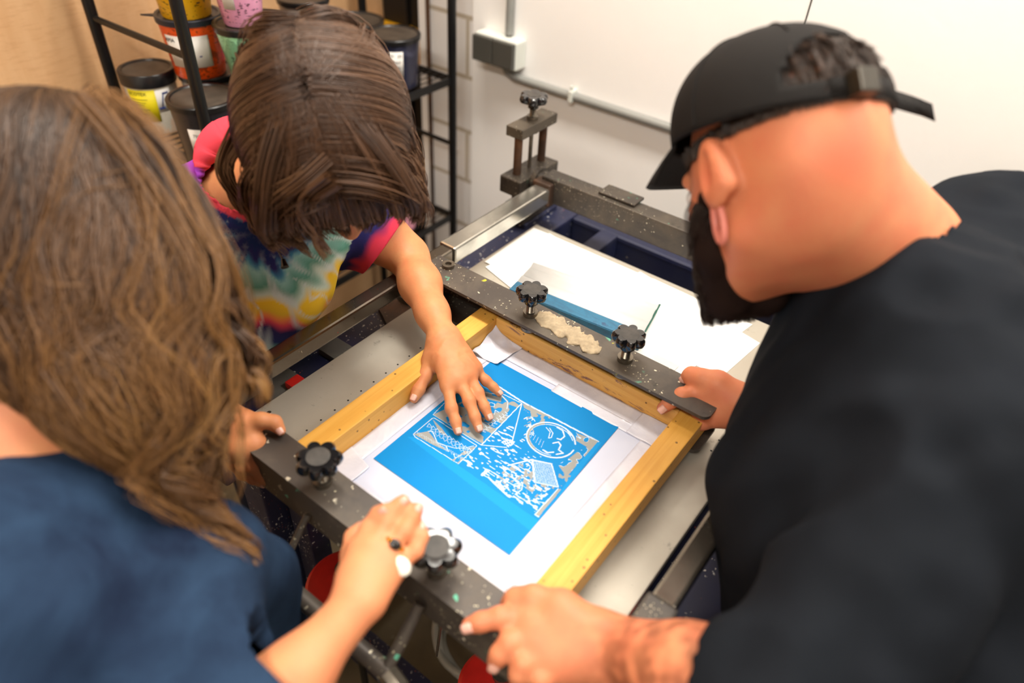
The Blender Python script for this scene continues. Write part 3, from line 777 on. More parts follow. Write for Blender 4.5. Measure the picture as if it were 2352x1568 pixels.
def hexa(top, zb, name, mat, par, drop=None):
    mb = MB(); tv = [mb.bm.verts.new(p) for p in top]
    bt = drop if drop is not None else [(p[0], p[1], zb) for p in top]
    bv = [mb.bm.verts.new(p) for p in bt]
    mb.bm.faces.new(tv); mb.bm.faces.new(bv[::-1])
    for i in range(4): mb.bm.faces.new((tv[i], bv[i], bv[(i + 1) % 4], tv[(i + 1) % 4]))
    bmesh.ops.bevel(mb.bm, geom=list(mb.bm.edges), offset=.0012, segments=2, affect='EDGES')
    return mb.build(name, M(mat), par)
t = NT('blue_stained'); n = t.noise(5, 7, .7, vec=t.mapping(scale=(6, 22, 22), rot=(0, 0, .1)), dist=.8)
c_ = t.mix(t.ramp(n, [(.35, 0.), (.62, 1.)]), srgb((6, 72, 104)), srgb((14, 98, 130))); c_ = t.mix(t.ramp(n, [(.60, 0.), (.66, .8)]), c_, srgb((18, 40, 78)))
MATS['blue_stained'] = t.set(c_, .45)
t = NT('blade_clear'); MATS['blade_clear'] = t.set(srgb((200, 200, 198)), .12, coat=.3)
f0, f1 = Pz(1168, 664, za - .004), Pz(1470, 786, za - .004)
hexa([tuple(f0), tuple(f1), tuple(a1), tuple(a0)], BZ + .0035, 'handle', 'blue_stained', sq)
b0 = a0 + (a3 - a0) * .05; b1_ = a1 + (a2 - a1) * .05
# blade: gently curled sheet from the wooden edge to the far lip
Vb, Qb = [], []
for j in range(13):
    v = j / 12; zz = za - .001 - .010 * v + .006 * math.exp(-((v - .22) / .06) ** 2) * .4 + (.005 * math.exp(-((v - .9) / .09) ** 2))
    for i in range(2):
        p = (a0, a1)[i] * (1 - v) + (a3, a2)[i] * v; Vb.append([p[0], p[1], zz])
for j in range(12): Qb.append([2 * j, 2 * j + 1, 2 * j + 3, 2 * j + 2])
o = np_mesh('blade', A(Vb), A(Qb), M('blade_clear'), sq); md = o.modifiers.new('t', 'SOLIDIFY'); md.thickness = .004; md.offset = -1
t = NT('green_edge'); MATS['green_edge'] = t.set(srgb((40, 84, 72)), .3)
MB().tube([tuple(a1 + A([0.001, 0, -.004])), tuple(a1 * .5 + a2 * .5 + A([.001, 0, -.005])), tuple(a2 + A([.001, 0, -.003]))], .0022, 6).build('blade_edge', M('green_edge'), sq)
# ================================================================== steel rack
rk = empty('steel_rack', (-1.41, 1.06, 0), 'black tubular steel rack with wire shelves holding ink tubs by the plywood wall', 'shelving rack')
RX0, RX1, RY0, RY1 = -1.575, -1.25, .710, 1.43
for x in (RX0, RX1):
    for y in (RY0, RY1): MB().tube([(x, y, 0), (x, y, 1.9)], .0115, 16).build('post', M('black_metal'), rk, smooth=True)
for z in (.13, .545, .955, 1.37, 1.78):
    s_ = MB()
    for y in (RY0 + .0, RY1 - .0): s_.box((RX0, y - .003, z - .018), (RX1, y + .003, z))
    for x in (RX0, RX1): s_.box((x - .003, RY0, z - .02), (x + .003, RY1, z))
    fr = s_.build('shelf', M('black_metal'), rk)
    wv = MB(); n = 14
    for i in range(1, n): 
        x = RX0 + (RX1 - RX0) * i / n; wv.tube([(x, RY0, z - .003), (x, RY1, z - .003)], .0018, 6)
    for y in (RY0 + .24, RY1 - .24): wv.tube([(RX0, y, z - .007), (RX1, y, z - .007)], .0026, 6)
    wv.build('shelf_wires', M('black_metal'), fr)
for z in (.34, .765, 1.176, 1.6):
    for y in (RY0, RY1): MB().tube([(RX0, y, z), (RX1, y, z)], .0065, 10).build('end_bar', M('black_metal'), rk, smooth=True)

# ================================================================== ink tubs
plain('lid_black', (26, 25, 26), .3, bump=.05, var=.25, nscale=50); plain('lid_dusty', (66, 58, 50), .5, var=.3, nscale=40)
plain('lid_navy', (34, 40, 52), .35)
plain('label_white', (236, 232, 226), .6, var=.03); plain('logo_red', (214, 48, 34), .5); plain('print_black', (28, 26, 26), .6); plain('print_blue', (20, 50, 130), .5)
plain('label_yellow', (232, 214, 22), .5, var=.06, nscale=30); plain('label_clear', (196, 186, 168), .5)
def tub_mat(name, c, dark, c2=None):
    t = NT(name)
    v = t.mapping(scale=(60, 60, 160)); n = t.noise(1.6, 3, .6, vec=v)
    col = t.mix(t.ramp(n, [(.60, 0.), (.63, .75)]), srgb(c), srgb(dark))                       # small printed tables and symbols
    n2 = t.noise(11, 5, .6, dist=.6)
    col = t.mix(t.ramp(n2, [(.56, 0.), (.60, .8)]), col, srgb(c2 or tuple(x * .6 for x in c)))  # smears of ink inside
    MATS[name] = t.set(col, .3, coat=.3); return MATS[name]
tub_mat('tub_orange', (238, 84, 16), (60, 22, 10), (120, 50, 20)); tub_mat('tub_yellow', (234, 178, 14), (70, 50, 8), (150, 104, 14)); tub_mat('tub_mint', (160, 228, 184), (46, 96, 74), (104, 160, 124))
tub_mat('tub_pink', (236, 164, 200), (96, 52, 80), (226, 130, 180)); tub_mat('tub_grey', (150, 142, 132), (40, 38, 38), (86, 78, 74)); tub_mat('tub_dark', (34, 32, 38), (12, 12, 14), (52, 44, 44))
tub_mat('tub_navy', (34, 36, 58), (14, 14, 24), (60, 62, 84)); tub_mat('tub_white', (214, 206, 190), (190, 176, 150), (226, 190, 160)); tub_mat('tub_magenta', (196, 92, 150), (90, 40, 60))
def patch(r0, z0, r1, z1, a0, a1, c, name, mat, par, off=.0007, slant=0.0, n=16, label=None):
    """a label wrapped on the wall of a tapering tub; angles in degrees"""
    V, Q = [], []
    for i in range(n + 1):
        for j in range(2):
            a = math.radians(a0 + (a1 - a0) * i / n + (slant if j else 0)); r = (r0, r1)[j] + off; z = (z0, z1)[j]
            V.append([c[0] + r * math.cos(a), c[1] + r * math.sin(a), c[2] + z])
    for i in range(n): Q.append([2 * i, 2 * i + 2, 2 * i + 3, 2 * i + 1])
    o = np_mesh(name, A(V), A(Q), M(mat), par, smooth=False, label=label)
    md = o.modifiers.new('t', 'SOLIDIFY'); md.thickness = .0003; md.offset = 1; return o
def wrap_text(body, size, c, rf, z, ang, name, mat, par, vertical=False, off=.0014):
    me = text_mesh(body, size)
    for v in me.vertices:
        x, y = v.co.x, v.co.y
        if vertical: x, y = y * 1.0, -x
        zz = z + y; r = rf(zz) + off + v.co.z; a = math.radians(ang) + x / rf(zz)
        v.co = (c[0] + r * math.cos(a), c[1] + r * math.sin(a), c[2] + zz)
    me.name = name; me.materials.append(M(mat)); o = bpy.data.objects.new(name, me); C.objects.link(o); o.parent = par; o.matrix_parent_inverse = wm(par).inverted(); return o
def tub(x, y, z, h, rb, rt, mat, lid, label, group='ink tubs on the rack', lidh=.012, handle=False):
    c = (x, y, z); e = empty('ink_tub', c, label, 'tub', group)
    rf = lambda q: rb + (rt - rb) * min(1, q / (h - lidh * .5))
    MB().lathe([(0, 0), (rb - .002, 0), (rb, .002), (rt, h - lidh), (rt, h - .003), (0, h - .003)], c, 48).build('body', M(mat), e, smooth=True)
    if lid:
        MB().lathe([(rt, h - lidh), (rt + .0035, h - lidh), (rt + .0045, h - .002), (rt + .003, h), (rt - .003, h), (rt - .005, h - .003), (rt * .5, h - .0025), (0, h - .002)], c, 48).build('lid', M(lid), e, smooth=True)
        if lid == 'lid_black': MB().lathe([(0, h - .0015), (rt * .8, h - .0022), (rt - .006, h - .0026)], c, 40).build('lid_dust', M('lid_dusty'), e, smooth=True)
    return e, c, rf
CA = -28   # the side of the tubs turned to the room
def logo(e, c, rf, h, ang, txt='Color', sz=.02, w=9, z=.5):
    z0, z1 = h * z - sz * 1.35, h * z + sz * 1.35
    lg = patch(rf(z0), z0, rf(z1), z1, ang - w, ang + w, c, 'logo', 'logo_red', e)
    wrap_text(txt, sz, c, rf, h * z, ang, 'lettering', 'print_black', lg, vertical=True)
S = .955
e, c, rf = tub(-1.508, .755, S, .128, .049, .052, 'tub_white', 'lid_black', 'squat tub with yellow printed label and dusty black lid, leftmost on the shelf', lidh=.026)
lb = patch(rf(.03), .03, rf(.098), .098, CA - 60, CA + 5, c, 'label', 'label_yellow', e, label='yellow label')
wrap_text('ECOTEX', .0095, c, rf, .09, CA - 34, 'lettering', 'print_black', lb)
for i, z in enumerate((.078, .071, .066, .056, .046, .038)): patch(rf(z), z, rf(z), z + .0009, CA - 52, CA - 14 - (i % 3) * 5, c, 'text_line', 'print_black', lb, .0014)
p_ = patch(rf(.05), .05, rf(.096), .096, CA + 5, CA + 40, c, 'label', 'label_white', e, label='white label with a blue arrow')
patch(rf(.06), .06, rf(.09), .09, CA + 13, CA + 16, c, 'arrow', 'print_blue', p_, .0014, slant=8); patch(rf(.086), .086, rf(.09), .09, CA + 20, CA + 34, c, 'arrow', 'print_blue', p_, .0014)
patch(rf(.056), .056, rf(.06), .06, CA + 6, CA + 20, c, 'arrow', 'print_blue', p_, .0014)
for k in range(5): patch(rf(.066), .066, rf(.082), .082, CA + 27 + k * 2.2, CA + 28 + k * 2.2, c, 'barcode', 'print_black', p_, .0014)
e, c, rf = tub(-1.304, .748, S, .126, .056, .064, 'tub_dark', 'lid_black', 'dark ink tub with clear black lid and handwritten white label at the front post')
logo(e, c, rf, .126, CA - 8, 'Color', .019, 8, .55)
p_ = patch(rf(.03), .03, rf(.085), .082, CA - 42, CA - 14, c, 'label', 'label_white', e); wrap_text('75%', .009, c, rf, .068, CA - 27, 'handwriting', 'print_black', p_)
wrap_text('57', .009, c, rf, .05, CA - 26, 'handwriting', plain('pen_purple', (150, 60, 150), .6).name if False else 'print_blue', p_)
e, c, rf = tub(-1.420, .842, S, .125, .050, .058, 'tub_grey', 'lid_black', 'smoky grey ink tub underneath the orange tub'); logo(e, c, rf, .125, CA - 14, 'Col', .014, 8, .7)
e, c, rf = tub(-1.415, .823, S + .125, .118, .050, .060, 'tub_orange', 'lid_navy', 'orange ink tub with torn white label stacked in the middle of the left pile')
p_ = patch(rf(.026), .026, rf(.082), .088, CA - 62, CA + 28, c, 'label', 'label_white', e, slant=-3); wrap_text('AMA', .011, c, rf, .079, CA - 52, 'handwriting', 'print_black', p_); wrap_text('-', .02, c, rf, .05, CA + 4, 'handwriting', 'print_blue', p_)
mb = MB().prism([(c[0] - .052, c[1] - .030), (c[0] - .045, c[1] - .045), (c[0] - .072, c[1] - .060)], c[2] + .108, c[2] + .111); mb.build('lid_tab', M('lid_navy'), e)
e, c, rf = tub(-1.405, .815, S + .243, .13, .047, .060, 'tub_yellow', 'lid_black', 'yellow ink tub on top of the orange tub')
for k in range(8): patch(rf(.03 + k * .009), .03 + k * .009, rf(.031 + k * .009), .0318 + k * .009, CA + 22, CA + 30 + (k % 2) * 6, c, 'scale_mark', 'print_black', e)
e, c, rf = tub(-1.292, .878, S, .122, .054, .058, 'tub_dark', 'lid_black', 'dark tub carrying the mint green tub')
e, c, rf = tub(-1.288, .866, S + .122, .122, .042, .060, 'tub_mint', 'lid_black', 'mint green ink tub with ink smears, under the pink tub')
for k in range(5): wrap_text(('||-|--|', 'oo 100', 'II-I-I', 'MIX 200', '300')[k], .0085, c, rf, .06 + .008 * (k % 2), CA - 48 + 12 * k, 'scale_print', 'print_black', e, True)
e, c, rf = tub(-1.284, .858, S + .244, .12, .036, .050, 'tub_pink', 'lid_black', 'pink ink tub with blank white label on top of the mint tub')
patch(rf(.034), .034, rf(.085), .085, CA - 52, CA - 20, c, 'label', 'label_white', e); logo(e, c, rf, .12, CA + 12, 'Color', .016, 8, .66)
for k in range(4): wrap_text(('I-II-I', '--||-I', 'I-I', 'II-')[k], .007, c, rf, .03 + .012 * (k % 2), CA - 14 + 9 * k, 'scale_print', 'print_black', e, True)
e, c, rf = tub(-1.468, 1.012, S, .185, .056, .064, 'tub_magenta', 'lid_black', 'magenta ink tub with black lid just behind the mint tub'); logo(e, c, rf, .185, CA + 30, 'Color', .017, 8, .72)
e, c, rf = tub(-1.465, 1.148, S, .205, .050, .057, 'tub_grey', 'lid_black', 'tall smoky grey ink tub rising behind the hair of the woman'); logo(e, c, rf, .205, CA + 5, 'ColE', .021, 8, .80)
tub(-1.458, 1.30, S, .125, .058, .066, 'tub_grey', 'lid_black', 'ink tub with wide black lid behind the navy tub')
e, c, rf = tub(-1.318, 1.292, S, .125, .054, .062, 'tub_navy', 'lid_black', 'navy ink tub with written white label near the right post of the rack')
p_ = patch(rf(.035), .035, rf(.098), .098, CA - 30, CA + 2, c, 'label', 'label_white', e)
for k in range(4): wrap_text(('91 20', 'Azul', 'mar', 'no')[k], .012, c, rf, .088 - .014 * k, CA - 14, 'handwriting', 'print_black', p_)
tub(-1.305, 1.175, S, .105, .044, .050, 'tub_dark', 'lid_black', 'small dark tub hidden beside the navy tub')
t = NT('tub_dots'); v = t.voro(95, rnd=.2); c_ = t.mix(t.ramp(v, [(.25, 1.), (.3, 0.)]), srgb((232, 160, 180)), srgb((190, 110, 136))); MATS['tub_dots'] = t.set(c_, .4)
e, c, rf = tub(-1.315, 1.275, .545, .11, .042, .048, 'tub_dots', 'lid_dusty', 'pink dotted tub on the lower shelf of the rack', group='tubs on the lower shelf')
patch(rf(.07), .07, rf(.09), .09, CA + 10, CA + 50, c, 'label', 'label_white', e)
bd = MB().box((-1.50, 1.19, .5455), (-1.36, 1.38, .60), .004).build('yellow_carton', M('yellow_board')); tag(bd, 'yellow carton on the lower shelf behind the pink dotted tub', 'carton')
# green machine corner at the far right
gm = empty('green_machine', (.62, 1.2, 0), 'dark green machine corner at the right edge beyond the shoulder of the man', 'machine')
plain('green_paint', (52, 92, 40), .45)
pg_ = Py(2352, 420, 1.35)
MB().box((pg_[0] + .03, 1.30, 0), (pg_[0] + .25, 1.46, pg_[2] - .02), .01).build('cabinet', M('green_paint'), gm)
MB().tube([(pg_[0] + .06, 1.33, pg_[2] - .022), (pg_[0] + .06, 1.33, pg_[2])], .012).build('bolt', M('bolt_steel'), gm)
# ================================================================== people
vcol('skin', .52, sss=.10, bumpn=(420, .25, .0006), spec=.35)
vcol('hair', .40, spec=.45); vcol('hair_matt', .85, spec=.1)
vcol('dyed_cotton', .85, bumpn=(700, .25, .0006), spec=.2)
plain('black_cotton', (23, 26, 31), .85, spec=.08, bump=.12, var=.18, nscale=9)
plain('cap_cotton', (32, 30, 29), .85, spec=.12, bump=.2, var=.12, nscale=14)
t = NT('denim_blue'); n = t.noise(6, 6, .65, dist=.6); c_ = t.mix(t.ramp(n, [(.35, 0.), (.72, 1.)]), srgb((20, 31, 52)), srgb((44, 66, 92))); t.bump(t.noise(160, 4), .3, .001); MATS['denim_blue'] = t.set(c_, .85, spec=.12)
plain('jeans_dark', (26, 30, 44), .85, spec=.12, bump=.2, var=.2); plain('shoe_black', (22, 22, 22), .6); plain('sole_white', (205, 200, 190), .6)
plain('nail', (232, 176, 158), .22, var=.04); plain('gold', (214, 160, 50), .22, .95); plain('pearl', (240, 238, 225), .15, coat=.6); plain('onyx', (30, 26, 24), .1)
plain('eye_white', (236, 232, 228), .2); plain('eye_iris', (62, 42, 28), .2); plain('silver', (150, 146, 138), .25, .95)
def frame(f, u):
    f = nrm(f); u = nrm(u - f * (u @ f)); l = np.cross(u, f); return np.stack([f, l, u])   # rows: forward, left, up
def head_shape(c, fr, s=1.0, neck=None, nr=.055, jaw=1.0):
    W = lambda x, y, z: c + (A([x, y, z]) * s) @ fr
    h = Shape()
    h.el(W(-.012, 0, .028), A([.098, .076, .090]) * s, fr)
    h.el(W(.03, 0, -.03), A([.062, .062, .080]) * s, fr, k=.03)
    for q in (-1, 1):
        h.rc(W(-.005, .052 * q * jaw, -.062), W(.062, .018 * q, -.104), .017 * s, .016 * s, k=.03)
        h.el(W(.062, .036 * q, -.03), A([.022, .022, .022]) * s, fr, k=.02)
        h.rc(W(.088, .014 * q, .012), W(.080, .044 * q, .014), .010 * s, .008 * s, k=.015)   # brow
    h.el(W(.078, 0, -.098), A([.02, .022, .018]) * s, fr, k=.02)
    h.rc(W(.094, 0, .0), W(.112, 0, -.034), .0075 * s, .0115 * s, k=.014)
    for q in (-1, 1): h.el(W(.103, .011 * q, -.038), A([.010, .008, .008]) * s, fr, k=.008)
    h.rc(W(.094, -.018, -.062), W(.094, .018, -.062), .0065 * s, k=.006); h.rc(W(.092, -.015, -.073), W(.092, .015, -.073), .007 * s, k=.006)
    for q in (-1, 1): h.el(W(.098, .032 * q, -.002), A([.014, .017, .012]) * s, fr, k=.012, op=-1)
    if neck is not None: h.rc(W(-.028, 0, -.045), neck, nr, nr * 1.12, k=.035)
    for q in (-1, 1):                                                     # ears
        h.el(W(-.008, .079 * q, -.004), A([.017, .0085, .030]) * s, fr, k=.008)
        h.el(W(-.004, .084 * q, -.002), A([.009, .006, .017]) * s, fr, k=.006, op=-1)
        h.rc(W(-.002, .080 * q, -.026), W(.0, .079 * q, -.036), .007 * s, .006 * s, k=.006)
    return h, W
def eyes(c, fr, W, par, s=1.0):
    for q in (-1, 1):
        m = MB(); bmesh.ops.create_uvsphere(m.bm, u_segments=20, v_segments=12, radius=.0118 * s)
        for v in m.bm.verts: v.co = v.co + Vector(W(.086, .032 * q, -.003))
        e = m.build('eye', M('eye_white'), par, smooth=True)
        m = MB(); bmesh.ops.create_uvsphere(m.bm, u_segments=14, v_segments=8, radius=.0058 * s)
        for v in m.bm.verts: v.co = v.co + Vector(W(.0935, .032 * q, -.003))
        m.build('iris', M('eye_iris'), e, smooth=True)
def hand_shape(sh, wrist, fingers, thumb, fr_, wr=.026, palm_r=.0125, k=.010):
    """fingers: index..little, each [knuckle, joint, joint, tip]; fr_ finger radius at the knuckle"""
    wrist = A(wrist); 
    kn = [A(f[0]) for f in fingers]; across = nrm(kn[-1] - kn[0]); ax = nrm(np.mean(kn, 0) - wrist)
    up = nrm(np.cross(across, ax)) ; 
    for i, f in enumerate(fingers):
        w0 = wrist + across * (i - 1.5) * wr * .42 + ax * .012
        sh.rc(w0, kn[i], palm_r * 1.12, palm_r * .93, k=.016)
        r = fr_[i]; sh.chain(f, [r * 1.05, r, r * .92, r * .80], k=.005)
        sh.el(f[0], [r * 1.1] * 3, k=.008); sh.el(A(f[1]), [r * 1.06] * 3, k=.004)
        # tendon toward the knuckle
    for i in range(3): sh.rc((kn[i] + kn[i + 1]) / 2 * .9 + wrist * .1, wrist * .6 + (kn[i] + kn[i + 1]) * .2, palm_r * .9, palm_r, k=.014)
    t = [A(p) for p in thumb]; r = fr_[0]
    sh.rc(wrist + (t[0] - wrist) * .25, t[0], palm_r * 1.1, r * 1.45, k=.016)
    sh.rc(t[0], (kn[0] + wrist) / 2, r * 1.25, palm_r, k=.018)
    sh.chain(t, [r * 1.4, r * 1.22, r * 1.12, r * .88], k=.006)
    return sh
def nails(sh, fingers, thumb, fr_, par, back):
    """thin nail plates on the back of each fingertip"""
    for i, f in enumerate(list(fingers) + [thumb]):
        r = fr_[min(i, 3)] * .84 if i < 4 else fr_[0] * .92
        tip, pre = A(f[-1]), A(f[-2]); ax = nrm(tip - pre); b = nrm(A(back) - ax * (A(back) @ ax)); s = np.cross(ax, b)
        V, Q = [], []
        for a in range(7):
            for c in range(7):
                u, v = (a / 6 - .5) * 2, (c / 6 - .5) * 2; u *= math.sqrt(max(0, 1 - .45 * v * v)) if v > 0 else 1
                V.append(tip + ax * (v * r * .62 + r * .12) + s * math.sin(u * .8) * r * .86 + b * (math.cos(u * .8) * r * (1.02 - .10 * (v > .4) * v) ) )
        for a in range(6):
            for c in range(6): Q.append([a * 7 + c, a * 7 + c + 1, (a + 1) * 7 + c + 1, (a + 1) * 7 + c])
        o = np_mesh('fingernail', A(V), A(Q), M('nail'), par); md = o.modifiers.new('t', 'SOLIDIFY'); md.thickness = .0006; md.offset = 0
def skin_col(base, red, spots=()):
    base = A(srgb(base)); red = A(srgb(red))
    def f(V):
        n = .5 + .5 * vnoise(V, 55); n2 = .5 + .5 * vnoise(V, 260, 5)
        w = np.clip(.15 + .35 * n + .15 * (n2 - .5), 0, 1)
        for p, r, a in spots: w = np.maximum(w, a * np.exp(-(((V - A(p)) ** 2).sum(1)) / (r * r)))
        return base * (1 - w[:, None]) + red * w[:, None]
    return f
def cr(P, n):
    P = [A(p, float) if False else np.asarray(p, float) for p in P]; P = [2 * P[0] - P[1]] + P + [2 * P[-1] - P[-2]]
    out = []; m = len(P) - 3
    for t in np.linspace(0, m - 1e-6, n):
        i = int(t); u = t - i; a, b, c, d = P[i:i + 4]
        out.append(.5 * (2 * b + (c - a) * u + (2 * a - 5 * b + 4 * c - d) * u * u + (3 * b - a - 3 * c + d) * u ** 3))
    return A(out)
def strands(name, guides, per, par, cols, mat='hair', n=26, spread=(.02, .012), wave=0.0, wl=.09, r=.0011, coll=None, margin=.004, thick=.01, tipfade=.25, rough=.0015, flat=1.0, label=None, jit=.0032, cgrad=.30):
    VV_, QQ, CC = [], [], []; base = 0
    G = [cr(g, n) for g in guides]; t = np.linspace(0, 1, n)
    pal = A([srgb(c) for c in cols])
    P = []
    tint = []
    for gi, g in enumerate(G):
        tg = np.gradient(g, axis=0); tg /= np.linalg.norm(tg, axis=1, keepdims=True)
        ref = -VV; a = np.cross(tg, ref); a /= np.linalg.norm(a, axis=1, keepdims=True) + 1e-9; b = np.cross(tg, a)
        for lock in range(max(1, per // 14)):
            th, rr = rng.uniform(0, 2 * PI), math.sqrt(rng.random()); ph = rng.uniform(0, 2 * PI); amp = wave * rng.uniform(.6, 1.3); wl_ = wl * rng.uniform(.8, 1.25)
            L = np.linalg.norm(np.diff(g, axis=0), axis=1).sum(); lt = rng.random(); cut = rng.uniform(.86, 1.0)
            for k in range(14):
                sp = spread[0] + (spread[1] - spread[0]) * t
                ox = rr * math.cos(th) * sp + rng.normal(0, jit) * (1 - .55 * t); oy = rr * math.sin(th) * sp * flat + rng.normal(0, jit) * (1 - .55 * t)
                w = amp * np.clip(t * 2.2 - .25, 0, 1); p2 = ph + rng.normal(0, .25)
                s_ = t * cut * L / wl_ * 2 * PI + p2
                tt = np.clip(t * cut * rng.uniform(.93, 1.0), 0, 1); 
                gp = np.stack([np.interp(tt, t, g[:, j]) for j in range(3)], 1)
                P.append(gp + a * (ox + w * np.sin(s_))[:, None] + b * (oy + w * np.cos(s_) * .8)[:, None]); tint.append((lt, rng.random(), gi))
    P = A(P); S = len(P); flat_ = P.reshape(-1, 3)
    if coll is not None:
        for _ in range(2):
            d, g_ = grad(coll, flat_.astype(np.float32)); m = margin + thick * np.repeat(rng.random(S), n)
            mv = np.clip(m - d, 0, None); flat_ = flat_ + g_ * mv[:, None]
    P = flat_.reshape(S, n, 3)
    for _ in range(2): P[:, 1:-1] = P[:, 1:-1] * .5 + .25 * (P[:, :-2] + P[:, 2:])
    tg = np.gradient(P, axis=1); tg /= np.linalg.norm(tg, axis=2, keepdims=True) + 1e-9
    a = np.cross(tg, A([.3, .2, 1.]) ); a /= np.linalg.norm(a, axis=2, keepdims=True) + 1e-9; b = np.cross(tg, a)
    rad = r * (1 - .85 * np.clip((t - (1 - tipfade)) / tipfade, 0, 1))[None, :, None] * rng.uniform(.7, 1.25, (S, 1, 1))
    V = np.stack([P + rad * (a * math.cos(q) + b * math.sin(q)) for q in (0, 2.094, 4.189)], 2)      # S,n,3,3
    i0 = (np.arange(S)[:, None] * n + np.arange(n - 1)[None]) * 3
    Q = np.concatenate([np.stack([i0 + k, i0 + (k + 1) % 3, i0 + 3 + (k + 1) % 3, i0 + 3 + k], -1).reshape(-1, 4) for k in range(3)])
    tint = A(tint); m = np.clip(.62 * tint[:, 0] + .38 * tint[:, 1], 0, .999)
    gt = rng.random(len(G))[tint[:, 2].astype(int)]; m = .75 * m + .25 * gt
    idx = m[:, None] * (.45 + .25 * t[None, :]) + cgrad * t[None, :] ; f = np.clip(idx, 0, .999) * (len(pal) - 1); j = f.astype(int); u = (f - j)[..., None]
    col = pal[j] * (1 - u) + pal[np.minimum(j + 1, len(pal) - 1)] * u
    col = np.repeat(col[:, :, None, :], 3, 2).reshape(-1, 3)
    return np_mesh(name, V.reshape(-1, 3), Q, M(mat), par, col=col, label=label)
def folds(sh, amp, sc, stretch=(1, 1, 1), k2=.35):
    def post(P, d):
        Q = P * A(stretch)
        n = vnoise(Q, sc) ; n2 = vnoise(Q, sc * 2.7, 4)
        return d - amp * (1 - np.abs(n) * 2) * .5 - amp * k2 * n2
    sh.post = post; return sh
def shoe(p, direc, par, s=1.0):
    f = nrm(A([direc[0], direc[1], 0])); p = A([p[0], p[1], 0.0]); sh = Shape()
    sh.rc(p - f * .09 + A([0, 0, .055]), p + f * .10 + A([0, 0, .04]), .042, .040, k=.03).rc(p - f * .07 + A([0, 0, .06]), p - f * .06 + A([0, 0, .13]), .045, .045, k=.03)
    sh.post = lambda P, d: np.maximum(d, .022 - P[:, 2])
    o = shape_mesh('shoe', sh, .006, M('shoe_black'), par)
    s2 = Shape().rc(p - f * .09 + A([0, 0, .02]), p + f * .105 + A([0, 0, .02]), .045, .043)
    s2.post = lambda P, d: np.maximum(np.maximum(d, .001 - P[:, 2]), P[:, 2] - .026)
    shape_mesh('sole', s2, .006, M('sole_white'), o)
def hip_legs(sh, hip, feet, th=.085, kn=.055, an=.04):
    for q, ft in zip((-1, 1), feet):
        ft = A(ft); h0 = A(hip) + A([0, 0, -.02]) + (ft - A(hip)) * A([.35, .35, 0])
        k_ = (h0 + ft) / 2 + A([0, 0, .0]); k_[2] = .48
        sh.chain([h0, k_, ft + A([0, 0, .09])], [th, kn, an], k=.03)

# ------------------------------------------------------------------ person leaning in from the left side (tie-dye shirt)
W2 = empty('person', (-.97, .56, 0), 'person in tie-dye t-shirt with dark brown bob bending over, hand spread on the stencil', 'person', 'people around the press')
hc = Pd(757, 326, .90)
fr = frame(DV * .93 + RV * .20 + VV * -.02, -VV * .9 - DV * .45)
Lsh = Pd(815, 500, 1.17); Rsh = A([-.905, .40, 1.11]); nb = (Lsh + Rsh) / 2 + A([.035, 0, .045]); pel = A([-1.06, .57, .90])
hd_, W = head_shape(hc, fr, .97, neck=nb, nr=.050)
hd2 = Shape(); hd2.p = list(hd_.p)
b = Shape(); b.p = list(hd_.p)
b.rc(nb, (nb + pel) / 2 + A([0, 0, .0]), .075, .10, k=.05).rc((nb + pel) / 2, pel, .10, .12, k=.05).rc(nb, Lsh, .05, .048, k=.04).rc(nb, Rsh, .05, .048, k=.04)
elb = Pd(938, 588, 1.20); wri = Pz(1014, 768, .956)
b.chain([Lsh, Lsh * .45 + elb * .55, elb], [.048, .037, .030], k=.03).chain([elb, elb * .62 + wri * .38, elb * .25 + wri * .75, wri], [.031, .0315, .0235, .0205], k=.02)
Q = lambda px, py, z: Pz(px, py, z)
z0 = .9015
fing = [[Q(1029, 886, .936), Q(1037, 938, .926), Q(1047, 968, .917), Q(1052, 990, .9105)],
        [Q(1056, 874, .939), Q(1078, 921, .929), Q(1091, 957, .919), Q(1100, 984, .9105)],
        [Q(1079, 862, .936), Q(1098, 902, .927), Q(1113, 934, .918), Q(1124, 958, .9100)],
        [Q(1090, 846, .931), Q(1116, 874, .921), Q(1133, 888, .915), Q(1147, 903, .9090)]]
thm = [Q(992, 828, .935), Q(975, 864, .926), Q(961, 895, .918), Q(951, 915, .9125)]
frd = [.0081, .0083, .0079, .0070]
hand_shape(b, wri, fing, thm, frd, .021, .0118)
# right arm and hand on the end of the front bar
e2 = A([-.86, .27, 1.0]); w2 = Pz(520, 965, .965)
b.chain([Rsh, e2, w2], [.047, .036, .025], k=.03)
f2 = [[Q(590, 1018, .958), Q(608, 1060, .940), Q(626, 1092, .920), Q(636, 1112, .905)],
      [Q(566, 1030, .955), Q(583, 1070, .935), Q(605, 1098, .915), Q(622, 1112, .900)],
      [Q(545, 1034, .950), Q(560, 1072, .930), Q(580, 1098, .910), Q(600, 1108, .896)],
      [Q(524, 1030, .945), Q(537, 1066, .925), Q(556, 1090, .905), Q(572, 1098, .893)]]
t2 = [Q(565, 972, .975), Q(600, 965, .982), Q(630, 970, .978), Q(644, 988, .971)]
hand_shape(b, w2, f2, t2, frd, .026, .0125)
hip_legs(b, pel, [(-1.13, .62, 0), (-.98, .50, 0)])
sk2 = skin_col((212, 150, 100), (196, 96, 64), [(f[i], .010, 1.0) for f in fing for i in (0, 1)] + [(f[3], .008, .6) for f in fing + f2] + [(f2[k][j], .014, .7) for k in range(4) for j in (0, 1)] + [(thm[2], .009, .6), (elb, .03, .5)])
def veins(V):
    return sk2(V)
